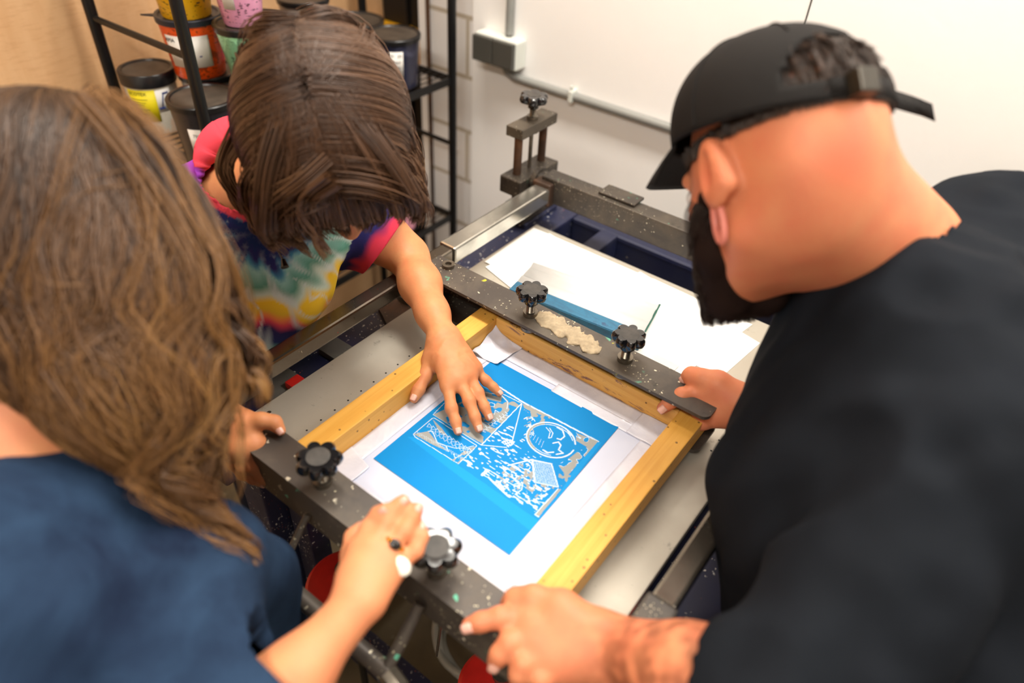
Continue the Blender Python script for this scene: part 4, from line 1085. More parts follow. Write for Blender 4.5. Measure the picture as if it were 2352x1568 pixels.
def hand_post(P, d):
    dk = np.sqrt(((P - (wri + fing[1][0]) / 2) ** 2).sum(1)); m = np.exp(-(dk / .045) ** 2)
    d = d - .0020 * m * np.clip(1 - np.abs(vnoise(P * A([1, 1, .3]), 62, 3)) * 5, 0, 1)
    for f in fing:
        for j, a in ((1, .0006), (2, .0004)):
            ax = nrm(A(f[j]) - A(f[j - 1])); s_ = (P - A(f[j])) @ ax; rr = ((P - A(f[j])) ** 2).sum(1)
            d = d + a * np.cos(s_ / .0022 * PI) * np.exp(-rr / .008 ** 2)
    return d
b.post = hand_post
body2 = shape_mesh('body', b, .0028, M('skin'), W2, sk2, smooth_it=1)
nails(b, fing, thm, frd, body2, (.15, -.1, 1)); nails(b, f2, t2, frd, body2, (.6, -.5, .5))
eyes(hc, fr, W, body2, .97)
# tie-dye shirt
sh = Shape()
sh.rc(nb + A([-.02, 0, -.035]), (nb + pel) / 2 + A([.01, 0, -.03]), .098, .128, k=.06).rc((nb + pel) / 2 + A([.01, 0, -.03]), pel + A([.02, 0, -.03]), .128, .145, k=.06)
sh.rc(nb + A([-.02, .0, -.02]), Lsh, .075, .064, k=.05).rc(nb + A([-.02, 0, -.02]), Rsh, .075, .064, k=.05)
slv = Lsh * .44 + elb * .56 + A([0, .0, -.004]); sh.rc(Lsh, slv, .064, .064, k=.04); slr = Rsh * .45 + e2 * .55; sh.rc(Rsh, slr, .062, .062, k=.04)
hem = [Pd(625, 640, 1.06), Pd(650, 700, 1.10), Pd(600, 770, 1.12), Pd(540, 800, 1.1)]
sh.rc(Pd(600, 560, 1.05), Pd(640, 660, 1.10), .07, .055, k=.07).rc(Pd(640, 660, 1.10), Pd(590, 770, 1.13), .055, .04, k=.06).rc(Pd(560, 620, 1.1), Pd(510, 790, 1.12), .09, .07, k=.06)
folds(sh, .007, 13, (1, 1, .4))
hole_l = A([-1, 0, 0]); sdir = nrm(elb - Lsh); sdr = nrm(e2 - Rsh)
hd_c = nb + A([.022, -.005, .075])
def keep2(V):
    k = ((V - slv) @ sdir < .012) | (np.linalg.norm(V - slv, axis=1) > .11)
    k &= ((V - slr) @ sdr < .012) | (np.linalg.norm(V - slr, axis=1) > .11)
    q = (V - hd_c); ax = nrm(hc - nb); al = q @ ax; rad = np.linalg.norm(q - al[:, None] * ax, axis=1)
    k &= True
    return k
ctr = Pd(615, 545, 1.0); axn = -VV
TD = [(0.0, (40, 40, 92)), (.05, (26, 48, 100)), (.08, (46, 42, 100)), (.098, (70, 140, 175)), (.112, (150, 205, 198)), (.15, (88, 150, 130)), (.175, (196, 216, 202)), (.195, (236, 196, 46)), (.225, (226, 188, 52)), (.245, (238, 140, 80)), (.262, (216, 72, 92)), (.285, (52, 44, 92)), (.32, (40, 48, 96)), (.35, (120, 170, 150)), (.38, (232, 190, 60)), (.42, (150, 70, 150)), (.55, (60, 50, 110))]
def dye(V):
    q = V - ctr; u = q @ RV; v = q @ DV; w = q @ VV
    ang = np.arctan2(v, u); r = np.sqrt(u * u + v * v + .25 * w * w)
    arms = vnoise(np.stack([np.cos(ang) * 3.2, np.sin(ang) * 3.2, r * 3], 1), 2.2, 3); r2 = r * (1 + .0 * arms) + .022 * arms + .008 * vnoise(V, 40, 2)
    up = v < 0
    r2 = (r * 2.0 + .030 * arms + .012 * vnoise(V, 40, 2)) * np.interp(v, [-.06, .03], [.5, 1.0])
    xs = A([a for a, _ in TD]); cs = A([srgb(c) for _, c in TD])
    col = np.stack([np.interp(r2, xs, cs[:, k]) for k in range(3)], 1)
    wang = ang + .10 * vnoise(V, 30, 9); wv = np.clip(1 - np.abs(vnoise(np.stack([np.cos(wang) * 2.2, np.sin(wang) * 2.2, r * 2], 1), 3.0, 11)) * 5.5, 0, 1) * np.clip((r - .02) / .05, 0, 1) * .8
    col = col * (1 - wv[:, None]) + A(srgb((206, 216, 214))) * wv[:, None]
    # sleeve over her left arm: navy, then red, with a peach edge
    s = (V - Lsh) @ sdir + .010 * vnoise(V, 45, 7); ds = np.linalg.norm(V - (Lsh + sdir * np.clip((V - Lsh) @ sdir, -.02, .3)[:, None]), axis=1)
    m = (ds < .085) & (s > -.02)
    sc2 = np.stack([np.interp(s, [-.02, .035, .05, .105, .12], [c[k] for c in (srgb((36, 40, 96)), srgb((38, 36, 92)), srgb((205, 52, 76)), srgb((214, 62, 80)), srgb((245, 170, 110)))]) for k in range(3)], 1)
    col = np.where(m[:, None], sc2, col)
    # neckline ring red, right shoulder violet to white
    q = V - hd_c; ax = nrm(hc - nb); al = q @ ax; rad = np.linalg.norm(q - al[:, None] * ax, axis=1)
    col = np.where(((rad < .0925) & (al > -.058))[:, None], A(srgb((216, 66, 80))), col)
    dr_ = np.linalg.norm(V - (Rsh + A([.0, .02, .03])), axis=1) + .012 * vnoise(V, 40)
    cv = np.where((dr_ < .045)[:, None], A(srgb((214, 196, 220))), A(srgb((150, 60, 170))))
    col = np.where((dr_ < .085)[:, None], cv, col); return col
shirt2 = shape_mesh('shirt', sh, .0045, M('dyed_cotton'), W2, dye, smooth_it=2,
    cuts=[('plane', slv, sdir, .12), ('plane', slr, sdr, .12), ('hole', hd_c, nrm(hc - nb), .086, -.045, .4)])
md = shirt2.modifiers.new('t', 'SOLIDIFY'); md.thickness = .0022; md.offset = -1
tr = Shape(); hip_legs(tr, pel, [(-1.13, .62, 0), (-.98, .50, 0)], .10, .075, .055); tr.rc(pel + A([0, -.05, 0]), pel + A([0, .05, 0]), .125, k=.05)
tr.post = lambda P, d: np.maximum(d, .06 - P[:, 2]); shape_mesh('trousers', tr, .009, M('jeans_dark'), W2)
for ft in ((-1.13, .62), (-.98, .50)): shoe(A(ft) + A([.04, -.02]), (.8, -.5), W2)
# hair: short bob falling from the crown
cp = hd2
skull = Shape(); skull.p = [q for q in hd_.p[:2]]
hs = Shape(); hs.el(W(-.012, 0, .034), [.112, .092, .100], fr, k=.03).rc(W(-.05, .06, -.01), W(-.03, .075, -.07), .03, .016, k=.04).rc(W(-.05, -.06, -.01), W(-.03, -.075, -.07), .03, .016, k=.04)
def keeph(V):
    L = (V - hc) @ fr.T; return ~((L[:, 0] > .050) & (L[:, 2] < .045))
hc_m = lambda V: np.repeat(A([srgb((40, 25, 16))]), len(V), 0)
shape_mesh('hair_base', hs, .005, M('hair_matt'), body2, hc_m, keep=keeph)
brown = [(38, 22, 13), (64, 41, 25), (92, 62, 41), (120, 86, 58), (154, 118, 84)]
crown = W(-.03, .0, .122)
gs = []
for sgn in (-1, 1):                                          # locks from the parting over each side
    for i in range(13):
        x = .075 - i * .0145; a = i / 12; fw = .035 * (1 - a); wd = .95 * math.sqrt(max(.1, 1 - (min(0, x + .025) / .102) ** 2))
        p0 = W(x, .003 * sgn, .112 - .9 * abs(x) ** 1.6)
        gs.append([p0, W(x + fw * .5 - .004, .050 * sgn * wd, .100), W(x + fw - .01, .090 * sgn * wd, .045), W(x * .88 + fw * 1.2 - .006, .098 * sgn * wd, -.015), W(x * .85 + fw * 1.4, .088 * sgn * wd, -.055 - .012 * (i % 2))])
for i in range(9):                                           # back of the head
    y = (i - 4) * .020
    gs.append([crown + .0 * y, W(-.080, y * .65, .085), W(-.110, y * .8, .03), W(-.106, y * .85, -.03), W(-.09, y * .9, -.085)])
for i in range(9):                                           # fringe falling forward
    y = (i - 4) * .019
    gs.append([W(.0, y * .3, .120), W(.055, y * .75, .110), W(.098, y * 1.05, .075), W(.115, y * 1.15, .035), W(.118, y * 1.05, .036)])
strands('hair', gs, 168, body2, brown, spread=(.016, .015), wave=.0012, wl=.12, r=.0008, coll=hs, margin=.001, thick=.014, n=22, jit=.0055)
# long loose locks hanging beside her right cheek
gl = [[Pd(760, 370, .78), Pd(690, 430, .78), Pd(635, 470, .81), Pd(650, 515, .86), Pd(690, 555, .89), Pd(730, 596, .91)],
      [Pd(700, 390, .78), Pd(610, 440, .80), Pd(600, 500, .85), Pd(622, 550, .89), Pd(640, 585, .91)],
      [Pd(760, 410, .77), Pd(700, 460, .79), Pd(715, 520, .84), Pd(735, 565, .87), Pd(762, 600, .89)],
      [Pd(640, 350, .80), Pd(575, 430, .83), Pd(590, 510, .88), Pd(608, 545, .91)], [Pd(560, 300, .86), Pd(520, 380, .88), Pd(540, 450, .90), Pd(575, 500, .92)]]
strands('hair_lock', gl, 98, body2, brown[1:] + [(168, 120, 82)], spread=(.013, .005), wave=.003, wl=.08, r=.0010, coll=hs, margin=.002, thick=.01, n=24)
# necklace
nk = empty('necklace', Pd(640, 590, .97)); nk.parent = W2; nk.matrix_parent_inverse = wm(W2).inverted()
ch_ = MB(); p0, p1 = Pd(612, 528, .925), Pd(650, 596, .915)
for i in range(16):
    p = p0 + (p1 - p0) * i / 15; ch_.lathe([(0, -.0022), (.0016, 0), (0, .0022)], tuple(p), 8)
ch_.build('chain', M('silver'), nk, smooth=True)
MB().tube([tuple(p1), tuple(Pd(655, 614, .913))], [.003, .0055], 12).build('pendant', M('onyx'), nk, smooth=True)

# ------------------------------------------------------------------ person in the left foreground seen from behind
W1 = empty('person', (-.62, -.05, 0), 'person seen from behind with long wavy hair, dark blue shirt and two rings', 'person', 'people around the press')
h1 = Pd(160, 590, .70)
fr1 = frame(RV * .86 + DV * .42 + VV * .30, -DV * .95 + RV * .25 - VV * .15)
sr = A([-.40, .075, 1.075]); sl = A([-.68, -.045, 1.10]); nb1 = Pd(60, 985, .68)
hd_, W = head_shape(h1, fr1, 1.0, neck=nb1, nr=.05)
hd1 = Shape(); hd1.p = list(hd_.p)
b = Shape(); b.p = list(hd_.p)
pel1 = A([-.72, -.05, .92]) 
sr = Pd(395, 1430, .67); sl = Pd(-110, 1360, .63); mid = (sr + sl) / 2
b.rc(nb1, mid, .055, .07, k=.04).rc(mid, pel1, .11, .13, k=.05).rc(mid, sr, .06, .05, k=.04).rc(mid, sl, .06, .05, k=.04)
hip_legs(b, pel1, [(-.80, -.12, 0), (-.66, -.02, 0)])
el1 = Pd(500, 1760, .60); w1 = Pd(818, 1392, .665)
b.chain([sr, el1], [.048, .040], k=.03).chain([el1, el1 * .5 + w1 * .5, w1], [.036, .028, .0215], k=.03)
f1 = [[Pd(822, 1262, .705), Pd(846, 1212, .715), Pd(868, 1180, .716), Pd(884, 1168, .712)],
      [Pd(856, 1256, .700), Pd(893, 1196, .712), Pd(916, 1160, .716), Pd(928, 1148, .716)],
      [Pd(888, 1274, .698), Pd(930, 1218, .708), Pd(950, 1182, .714), Pd(960, 1166, .716)],
      [Pd(914, 1302, .700), Pd(955, 1264, .706), Pd(970, 1232, .712), Pd(968, 1210, .716)]]
t1 = [Pd(806, 1330, .70), Pd(806, 1274, .715), Pd(812, 1234, .727), Pd(828, 1212, .733)]
fr_1 = [.0080, .0084, .0080, .0072]
hand_shape(b, w1, f1, t1, fr_1, .018, .0110)
eL = Pd(-120, 1500, .6); b.chain([sl, eL, Pd(60, 1660, .72)], [.048, .04, .03], k=.03)
sk1 = skin_col((216, 148, 102), (210, 118, 86), [(f[i], .012, .7) for f in f1 for i in (0, 1, 3)])
body1 = shape_mesh('body', b, .0034, M('skin'), W1, sk1)
nails(b, f1, t1, fr_1, body1, -VV + A([.2, .1, .1])); eyes(h1, fr1, W, body1)
# rings
def ring(f, i, mat, stone, sz, par):
    c = (A(f[0]) * (1 - i) + A(f[1]) * i); ax = nrm(A(f[1]) - A(f[0])); u = nrm(np.cross(ax, VV)); v = np.cross(ax, u)
    e = empty('finger_ring', tuple(c)); e.parent = par; e.matrix_parent_inverse = wm(par).inverted()
    MB().tube([tuple(c + .0104 * (u * math.cos(a) + v * math.sin(a))) for a in [k * 2 * PI / 28 for k in range(28)]], .0024, 8, closed=True).build('band', M(mat), e, smooth=True)
    m = MB(); bmesh.ops.create_uvsphere(m.bm, u_segments=18, v_segments=12, radius=1)
    sgn = -1 if v @ VV > 0 else 1; cc_ = c + v * sgn * .0132
    for q in m.bm.verts: q.co = Vector(cc_ + u * q.co.x * sz * 1.25 + ax * q.co.y * sz + v * q.co.z * sz * .45)
    m.build('stone', M(stone), e, smooth=True)
ring(f1[2], .42, 'gold', 'onyx', .005, W1); ring(f1[3], .15, 'gold', 'pearl', .0085, W1)
# shirt
sh = Shape(); sh.rc(mid + A([-.02, -.02, 0]), pel1, .135, .145, k=.06).rc(mid, sr, .080, .066, k=.05).rc(mid, sl, .080, .070, k=.05).rc(nb1 + (mid - nb1) * .62, mid, .068, .09, k=.06)
sh.chain([sr, sr * .4 + el1 * .6, el1], [.072, .062, .055], k=.05).rc(el1, el1 * .46 + w1 * .54, .060, .044, k=.03).chain([sl, eL], [.07, .06], k=.04)
sh.chain([Pd(470, 1260, .72), Pd(540, 1350, .80), Pd(540, 1460, .84), Pd(500, 1560, .86)], [.04, .05, .062, .07], k=.06)
folds(sh, .014, 11, (1, 1, .45), .5)
cuff = el1 * .50 + w1 * .50; cd1 = nrm(w1 - el1)
s1 = shape_mesh('shirt', sh, .005, M('denim_blue'), W1, smooth_it=2, cuts=[('plane', cuff, cd1, .070, .045), ('hole', nb1 + (mid - nb1) * .42, nrm(nb1 - mid), .062, -.03, .2)])
md = s1.modifiers.new('t', 'SOLIDIFY'); md.thickness = .0025; md.offset = -1
col_ = Shape(); c0 = nb1 + (mid - nb1) * .55
tr = Shape(); hip_legs(tr, pel1, [(-.80, -.12, 0), (-.66, -.02, 0)], .10, .075, .055); tr.rc(pel1 + A([-.05, 0, -.03]), pel1 + A([.05, 0, -.03]), .125, k=.05)
tr.post = lambda P, d: np.maximum(d, .06 - P[:, 2]); shape_mesh('trousers', tr, .009, M('jeans_dark'), W1)
for ft in ((-.80, -.12), (-.66, -.02)): shoe(A(ft) + A([.03, .03]), (.6, .6), W1)
# hair
hs = Shape(); hs.el(W(-.018, 0, .034), [.106, .090, .098], fr1)
hs.rc(W(-.06, 0, .0), Pd(150, 780, .665), .070, .055, k=.06).rc(Pd(290, 640, .665), Pd(320, 900, .66), .055, .045, k=.06).rc(Pd(320, 900, .66), Pd(440, 1080, .66), .040, .018, k=.05).rc(Pd(60, 600, .68), Pd(40, 780, .67), .055, .03, k=.05)
hs.rc(Pd(400, 660, .67), Pd(420, 850, .675), .032, .026, k=.05)
L1 = [(24, 14, 9), (52, 33, 20), (90, 61, 36), (130, 91, 50), (172, 128, 72)]
shape_mesh('hair_base', hs, .006, M('hair_matt'), body1, lambda V: np.repeat(A([srgb((58, 38, 22))]), len(V), 0), keep=lambda V: ~((((V - h1) @ fr1.T)[:, 0] > .05) & (((V - h1) @ fr1.T)[:, 2] < .04)))
top = (190, 225)
gpx = [[(60, 330), (-60, 470), (-90, 640), (-80, 850)], [(75, 300), (-20, 440), (-50, 620), (-30, 760), (-40, 900)], [(90, 290), (20, 430), (-10, 600), (25, 760), (10, 905)],
       [(105, 280), (60, 420), (30, 600), (70, 770), (60, 940)], [(120, 275), (95, 420), (80, 610), (110, 790), (105, 990)], [(135, 272), (130, 420), (130, 620), (140, 800), (165, 1010)],
       [(150, 270), (170, 410), (175, 600), (200, 800), (200, 960), (225, 1045)], [(165, 270), (205, 400), (225, 590), (235, 790), (260, 950), (270, 1065)], [(180, 272), (245, 390), (270, 580), (265, 790), (310, 960), (320, 1085)],
       [(195, 275), (280, 385), (315, 570), (305, 780), (350, 950), (375, 1110)], [(210, 280), (310, 385), (355, 570), (345, 770), (400, 940), (430, 1130)], [(220, 285), (340, 390), (395, 580), (375, 770), (430, 930), (450, 1080), (470, 1160)],
       [(225, 290), (360, 400), (430, 590), (400, 760), (400, 930), (405, 1060), (480, 1190), (560, 1250)], [(228, 295), (380, 415), (455, 600), (440, 770), (405, 930), (395, 1060), (470, 1170), (570, 1250), (602, 1315)],
       [(230, 300), (390, 430), (475, 610), (490, 760), (500, 850), (440, 960), (410, 1050)], [(232, 305), (400, 450), (490, 640), (520, 780), (572, 840), (585, 885), (560, 915)],
       [(232, 310), (400, 470), (485, 660), (545, 770), (550, 850), (470, 920), (400, 1010)], [(225, 300), (350, 440), (420, 650), (450, 840), (400, 1000), (420, 1110)], [(200, 285), (290, 430), (340, 640), (300, 860), (340, 1060)],
       [(150, 280), (190, 440), (220, 650), (160, 850), (210, 1020)], [(100, 290), (90, 450), (60, 660), (100, 830), (80, 980)], [(230, 300), (385, 440), (470, 680), (400, 860), (400, 1000), (410, 1100), (540, 1230)]]
gs = []
for g in gpx:
    m = len(g); gs.append([Pd(x, y, (.665 if k == 0 else .63 if k < 3 else .64) + .035 * abs(x - 200) / 350) for k, (x, y) in enumerate(g)])
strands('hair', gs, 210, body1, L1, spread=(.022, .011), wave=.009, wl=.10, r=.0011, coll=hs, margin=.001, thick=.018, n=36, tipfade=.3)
strands('stray_hair', gs[8:], 14, body1, L1[2:], spread=(.035, .03), wave=.01, wl=.09, r=.0005, coll=hs, margin=.004, thick=.03, n=30)

# ------------------------------------------------------------------ man in black on the right
W3 = empty('person', (.16, .55, 0), 'bearded person in black t-shirt and black cap gripping both clamp bars', 'person', 'people around the press')
h3 = Pd(1785, 388, .72)
r_, d_, v_ = loc(1800, 365)
fr3 = frame(-r_ * .63 + d_ * .33 + v_ * .70, -d_ * .97 + r_ * .16 - v_ * .20)
nb3 = Pd(2035, 605, .80)
hd_, W = head_shape(h3, fr3, 1.03, neck=nb3, nr=.060, jaw=1.12)
b = Shape(); b.p = list(hd_.p)
b.rc(W(-.045, 0, -.01), nb3 + A([.0, .02, .01]), .056, .062, k=.04)
for f_ in (.72,):
    b.el(W(-.012, .086, -.006), [.019, .010, .034], fr3, k=.006).el(W(-.007, .098, -.002), [.012, .012, .024], fr3, k=.004, op=-1).rc(W(-.022, .082, -.0), W(-.026, .080, -.02), .008, k=.008)
hd3 = Shape(); hd3.p = list(b.p)
sL = Pd(2260, 1040, .64); sR = A([-.02, .80, 1.20]); ch3 = A([.04, .66, 1.08]); pel3 = A([.22, .56, .93])
sR = Pd(1960, 640, .95)
b.rc(nb3, ch3, .058, .12, k=.03).rc(ch3, pel3, .13, .14, k=.06).rc(nb3 * .8 + sL * .2, sL, .055, .06, k=.04).rc(nb3 * .8 + sR * .2, sR, .055, .06, k=.04)
eL3 = Pd(1760, 1640, .60); wL3 = Pd(1420, 1490, .70)
b.chain([sL, eL3], [.058, .05], k=.04).chain([eL3, eL3 * .55 + wL3 * .45, wL3], [.05, .046, .032], k=.03)
eR3 = A([-.0, .84, 1.00]); wR3 = Pd(1722, 935, .985)
b.chain([sR, eR3], [.056, .046], k=.04).chain([eR3, wR3], [.045, .030], k=.03)
fL = [[Pd(1215, 1420, .720), Pd(1150, 1418, .716), Pd(1105, 1428, .716), Pd(1078, 1436, .718)],
      [Pd(1222, 1458, .708), Pd(1172, 1476, .700), Pd(1148, 1502, .700), Pd(1138, 1520, .704)],
      [Pd(1240, 1500, .702), Pd(1204, 1522, .692), Pd(1192, 1548, .692), Pd(1190, 1562, .696)],
      [Pd(1268, 1538, .698), Pd(1244, 1560, .688), Pd(1238, 1582, .690), Pd(1240, 1594, .694)]]
tL = [Pd(1290, 1395, .72), Pd(1225, 1372, .728), Pd(1185, 1376, .735), Pd(1168, 1386, .742)]
fr_3 = [.0108, .0110, .0106, .0094]
hand_shape(b, wL3, fL, tL, fr_3, .033, .0155)
fR = [[Pd(1612, 898, 1.0), Pd(1566, 908, 1.0), Pd(1540, 922, 1.002), Pd(1522, 937, 1.005)],
      [Pd(1622, 920, 1.005), Pd(1600, 935, 1.02), Pd(1592, 955, 1.035), Pd(1590, 965, 1.04)],
      [Pd(1632, 940, 1.0), Pd(1604, 955, 1.01), Pd(1588, 965, 1.02), Pd(1577, 972, 1.02)],
      [Pd(1645, 958, .995), Pd(1618, 970, 1.005), Pd(1600, 976, 1.01), Pd(1580, 980, 1.01)]]
tR = [Pd(1648, 880, .99), Pd(1612, 868, .995), Pd(1588, 862, 1.005), Pd(1578, 866, 1.012)]
hand_shape(b, wR3, fR, tR, fr_3, .03, .0145)
hip_legs(b, pel3, [(.26, .40, 0), (.28, .70, 0)], .09, .065, .045)
skm = skin_col((216, 142, 99), (206, 100, 76), [(W(-.10, .02, -.02), .04, .75), (W(-.01, .08, -.01), .03, .7)] + [(f[i], .014, .8) for f in fL + fR for i in (0, 3)])
def arm_hair(V):
    c = skm(V); ax = nrm(eL3 - wL3); s = (V - wL3) @ ax; dd = np.linalg.norm(V - wL3 - np.clip(s, 0, .3)[:, None] * ax, axis=1)
    m = np.clip((s + .03) / .05, 0, 1) * (dd < .07) * .62 * np.clip(.6 + vnoise(V, 110, 2), 0, 1)
    return c * (1 - m[:, None]) + A(srgb((96, 52, 30))) * m[:, None]
body3 = shape_mesh('body', b, .0034, M('skin'), W3, arm_hair)
nails(b, fL, tL, fr_3, body3, -VV); nails(b, fR, tR, fr_3, body3, -VV); eyes(h3, fr3, W, body3, 1.06)
# ear lobe stretched, beard, short hair
MB().tube([tuple(W(-.006 + .006 * math.cos(a), .083, -.050 + .019 * math.sin(a))) for a in [k * 2 * PI / 20 for k in range(20)]], .0035, 8, closed=True).build('ear_lobe', plain('lobe_skin', (206, 120, 104), .5), body3, smooth=True)
bd_ = Shape(); bd_.p = [q for q in hd_.p if q[-1] > 0][:6] + [q for q in hd_.p if q[-1] > 0][6:9]
bshape = Shape()
for q in (-1, 1):
    bshape.rc(W(.022, .068 * q, -.020), W(.036, .060 * q, -.070), .011, .015, k=.02).rc(W(.036, .060 * q, -.070), W(.070, .028 * q, -.112), .017, .021, k=.02).rc(W(.045, .058 * q, -.05), W(.078, .034 * q, -.085), .012, .017, k=.02)
    bshape.rc(W(.078, .03 * q, -.085), W(.092, .02 * q, -.058), .016, .011, k=.02)
bshape.rc(W(.080, -.018, -.112), W(.080, .018, -.112), .023, k=.02)
folds(bshape, .002, 60)
bcol = lambda V: np.repeat(A([srgb((34, 22, 18))]), len(V), 0)
shape_mesh('beard', bshape, .004, M('hair_matt'), body3, bcol)
gb = []
for q in (-1, 1):
    for i in range(12):
        a = i / 11; p = W(.025 + .062 * a, (.072 - .045 * a) * q, -.030 - .082 * a); gb.append([p, p + (A([.006, .006 * q, -.010]) @ fr3), p + (A([.012, .004 * q, -.026]) @ fr3)])
for i in range(7):
    y = (i - 3) * .009; p = W(.088, y, -.110); gb.append([p, W(.102, y, -.125), W(.104, y, -.142)])
strands('beard_hair', gb, 126, body3, [(22, 15, 12), (38, 25, 20), (64, 42, 32)], spread=(.014, .012), wave=.0015, wl=.02, r=.0006, n=8, tipfade=.5)
gh = []
for i in range(36):                                             # clipped hair under the cap and in its rear opening
    a = math.radians(45 + i * 7.7); p = W(-.012 + .096 * math.cos(a), .076 * math.sin(a), .034); gh.append([p, p + (A([.0, 0, -.016]) @ fr3)])
for i in range(11):
    for j in range(4):
        a = math.radians(137 + i * 8.6); z = .048 + j * .013; k_ = math.sqrt(max(.05, 1 - ((z - .028) / .095) ** 2)); p = W(-.012 + .094 * math.cos(a) * k_, .074 * math.sin(a) * k_, z)
        gh.append([p, W(-.012 + .099 * math.cos(a) * k_, .078 * math.sin(a) * k_, z - .008), W(-.012 + .098 * math.cos(a), .077 * math.sin(a), z - .02)])
strands('hair', gh, 98, body3, [(26, 17, 12), (48, 32, 22), (84, 60, 42)], spread=(.009, .008), r=.0006, n=8, jit=.002, coll=hd3, margin=.001, thick=.003, tipfade=.4)
# cap: crown with a rear opening, peak and strap
cz = .036
def capP(th, ph, o=0.0):      # th around (0 forward), ph from band (0) to top (pi/2)
    x = (.107 + o) * max(0, math.cos(ph)) ** .8 * math.cos(th) - .007; y = (.092 + o) * max(0, math.cos(ph)) ** .8 * math.sin(th); z = cz + (.092 + o) * math.sin(ph) - .014 * math.cos(th - PI) * math.cos(ph)
    return W(x, y, z)
V, Qf = [], []; NT_, NP_ = 96, 26
for j in range(NP_ + 1):
    for i in range(NT_): V.append(capP(2 * PI * i / NT_, PI / 2 * j / NP_))
for j in range(NP_):
    for i in range(NT_):
        th = abs(((i + .5) / NT_ * 2 * PI) - PI); ph = (j + .5) / NP_ * 90
        if 12 < ph and (th / math.radians(42)) ** 2 + (max(0, ph - 12) / 30) ** 2 < 1: continue
        Qf.append([j * NT_ + i, j * NT_ + (i + 1) % NT_, (j + 1) * NT_ + (i + 1) % NT_, (j + 1) * NT_ + i])
cap = np_mesh('cap', A(V), A(Qf), M('cap_cotton'), W3); md = cap.modifiers.new('t', 'SOLIDIFY'); md.thickness = .0022; md.offset = 1
MB().lathe([(0, .0), (.006, 0), (.005, .003), (0, .005)], (0, 0, 0), 16).xform(Matrix.Translation(Vector(capP(0, PI / 2)))).build('button', M('cap_cotton'), cap, smooth=True)
for k in range(6):
    th = math.radians(30 + 60 * k); pts = [tuple(capP(th, p, .0028)) for p in np.linspace(.05 if k != 2 and k != 3 else .85, 1.5, 18)]
    MB().tube(pts, .0009, 6).build('seam', M('cap_cotton'), cap)
V, Qf = [], []
for i in range(25):
    th = math.radians(-62 + 124 * i / 24)
    for j in range(9):
        v = j / 8; e0 = capP(th, .0); out = A([.072 * math.cos(th) ** 1.0, .012 * math.sin(th), -.004 - .020 * math.sin(abs(th)) ** 2 - .012 * v]) @ fr3
        V.append(e0 + out * v)
for i in range(24):
    for j in range(8): Qf.append([i * 9 + j, i * 9 + j + 1, (i + 1) * 9 + j + 1, (i + 1) * 9 + j])
o = np_mesh('peak', A(V), A(Qf), M('cap_cotton'), cap); md = o.modifiers.new('t', 'SOLIDIFY'); md.thickness = .003
sp_ = [capP(PI - .9 + .1 * i, .10, .003) for i in range(18)]
V, Qf = [], []
stp = [capP(PI + a, .10, .0032) for a in np.linspace(-.85, .72, 14)]; end = [W(-.150, -.030, cz + .020), W(-.185, -.028, cz + .006), W(-.205, -.026, cz - .004)]
for p in stp[4:] + []: V += [p + fr3[2] * .009, p - fr3[2] * .009]
o = np_mesh('strap', A(V), A([[2 * i, 2 * i + 1, 2 * i + 3, 2 * i + 2] for i in range(len(V) // 2 - 1)]), M('cap_cotton'), cap); md = o.modifiers.new('t', 'SOLIDIFY'); md.thickness = .002
V = []
for p in cr([capP(PI - .25, .10, .004)] + [Pd(2085, 235, .725), Pd(2145, 258, .73)], 8): V += [p + fr3[2] * .009, p - fr3[2] * .009]
o = np_mesh('strap_end', A(V), A([[2 * i, 2 * i + 1, 2 * i + 3, 2 * i + 2] for i in range(len(V) // 2 - 1)]), M('cap_cotton'), cap); md = o.modifiers.new('t', 'SOLIDIFY'); md.thickness = .0025
bk = capP(PI - .12, .10, .005)
MB().box(tuple(bk - .011), tuple(bk + .011), .002, rot=Matrix(fr3.T.tolist()).to_3x3()).build('buckle', plain('buckle_metal', (66, 62, 56), .35, .8), cap)
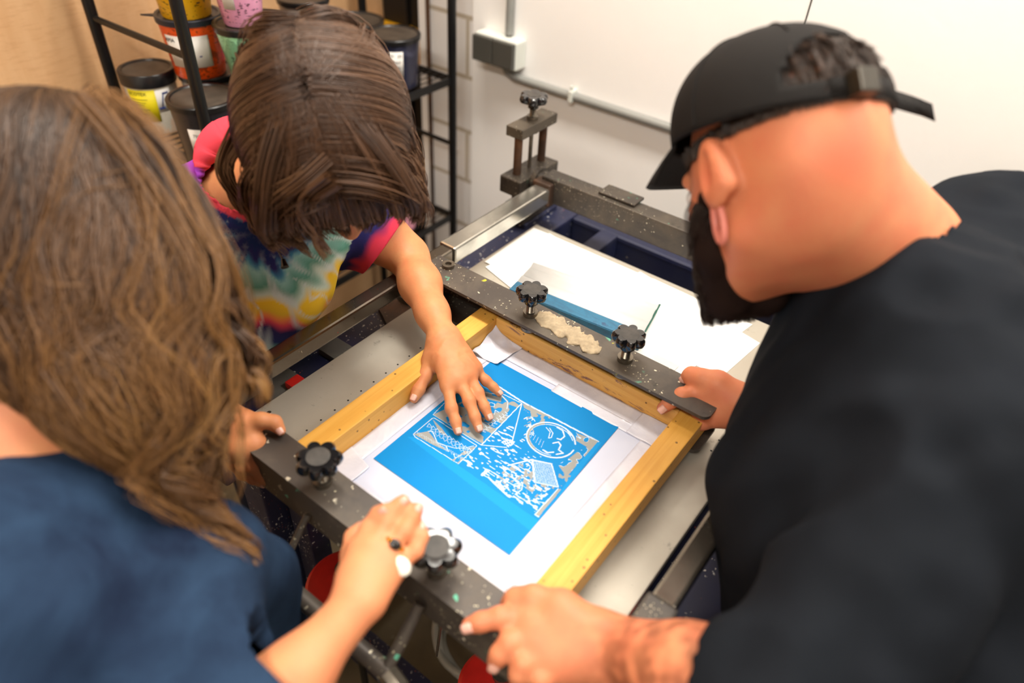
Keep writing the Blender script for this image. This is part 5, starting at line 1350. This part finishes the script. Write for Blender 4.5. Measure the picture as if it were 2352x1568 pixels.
# shirt
sh = Shape()
sh.rc(nb3 + (ch3 - nb3) * .42, ch3 + A([.02, 0, 0]), .108, .155, k=.08).rc(ch3 + A([.02, 0, 0]), pel3, .155, .16, k=.08)
sh.rc(nb3 + (sL - nb3) * .4, sL, .090, .085, k=.07).rc(nb3 + (sR - nb3) * .35, sR, .085, .08, k=.07)
slL = eL3 * .72 + wL3 * .28; sh.rc(sL, eL3, .084, .070, k=.018).rc(eL3, slL, .070, .060, k=.03); slR = sR * .3 + eR3 * .7; sh.rc(sR, slR, .08, .075, k=.05)
sh.chain([Pd(2120, 850, .76), Pd(1990, 1000, .80), Pd(1885, 1200, .80), Pd(1850, 1400, .84)], [.085, .090, .092, .09], k=.08)
sh.rc(Pd(2330, 640, .85), Pd(2330, 900, .75), .08, .10, k=.08)
sh.rc(Pd(2300, 560, .86), Pd(2330, 820, .80), .070, .09, k=.06).rc(Pd(2235, 520, .84), Pd(2290, 700, .82), .050, .06, k=.05)
folds(sh, .012, 12, (1, 1, .45), .5)
aL = nrm(wL3 - eL3); aR = nrm(eR3 - sR); nax = nrm(h3 - nb3 + A([0, 0, .03])); nc = nb3 + nax * .0
def keep3(V):
    k = ((V - slL) @ aL < .01) | (np.linalg.norm(V - slL, axis=1) > .12)
    k &= ((V - slR) @ aR < .01) | (np.linalg.norm(V - slR, axis=1) > .11)
    return k & ~(coll3(V) < .004)
cs3 = Shape(); cs3.rc(W(-.03, .0, -.05), nb3 + (h3 - nb3) * .0, .085, .092); coll3 = cs3
s3 = shape_mesh('shirt', sh, .005, M('black_cotton'), W3, smooth_it=2, cuts=[('plane', slL, aL, .085, .05), ('plane', slR, aR, .12), ('hole', nb3, nrm(nrm(h3 - nb3) + A([0, 0, .25])), .083, -.05, .3)])
md = s3.modifiers.new('t', 'SOLIDIFY'); md.thickness = .003; md.offset = -1
tr = Shape(); hip_legs(tr, pel3, [(.26, .40, 0), (.28, .70, 0)], .11, .085, .06); tr.rc(pel3 + A([0, -.06, -.03]), pel3 + A([0, .06, -.03]), .14, k=.05)
tr.post = lambda P, d: np.maximum(d, .06 - P[:, 2]); shape_mesh('trousers', tr, .009, M('jeans_dark'), W3)
for ft in ((.26, .40), (.28, .70)): shoe(A(ft) + A([-.04, 0]), (-1, 0), W3)
# ================================================================== view
sc_ = bpy.context.scene
vs = sc_.view_settings; vs.view_transform = 'Standard'; vs.look = 'None'; vs.gamma = 1; vs.use_curve_mapping = False; vs.exposure = -.74
sc_.display_settings.display_device = 'sRGB'
sc_.cycles.max_bounces = 5; sc_.cycles.diffuse_bounces = 3; sc_.cycles.adaptive_threshold = .04; sc_.cycles.glossy_bounces = 3; sc_.cycles.transmission_bounces = 3
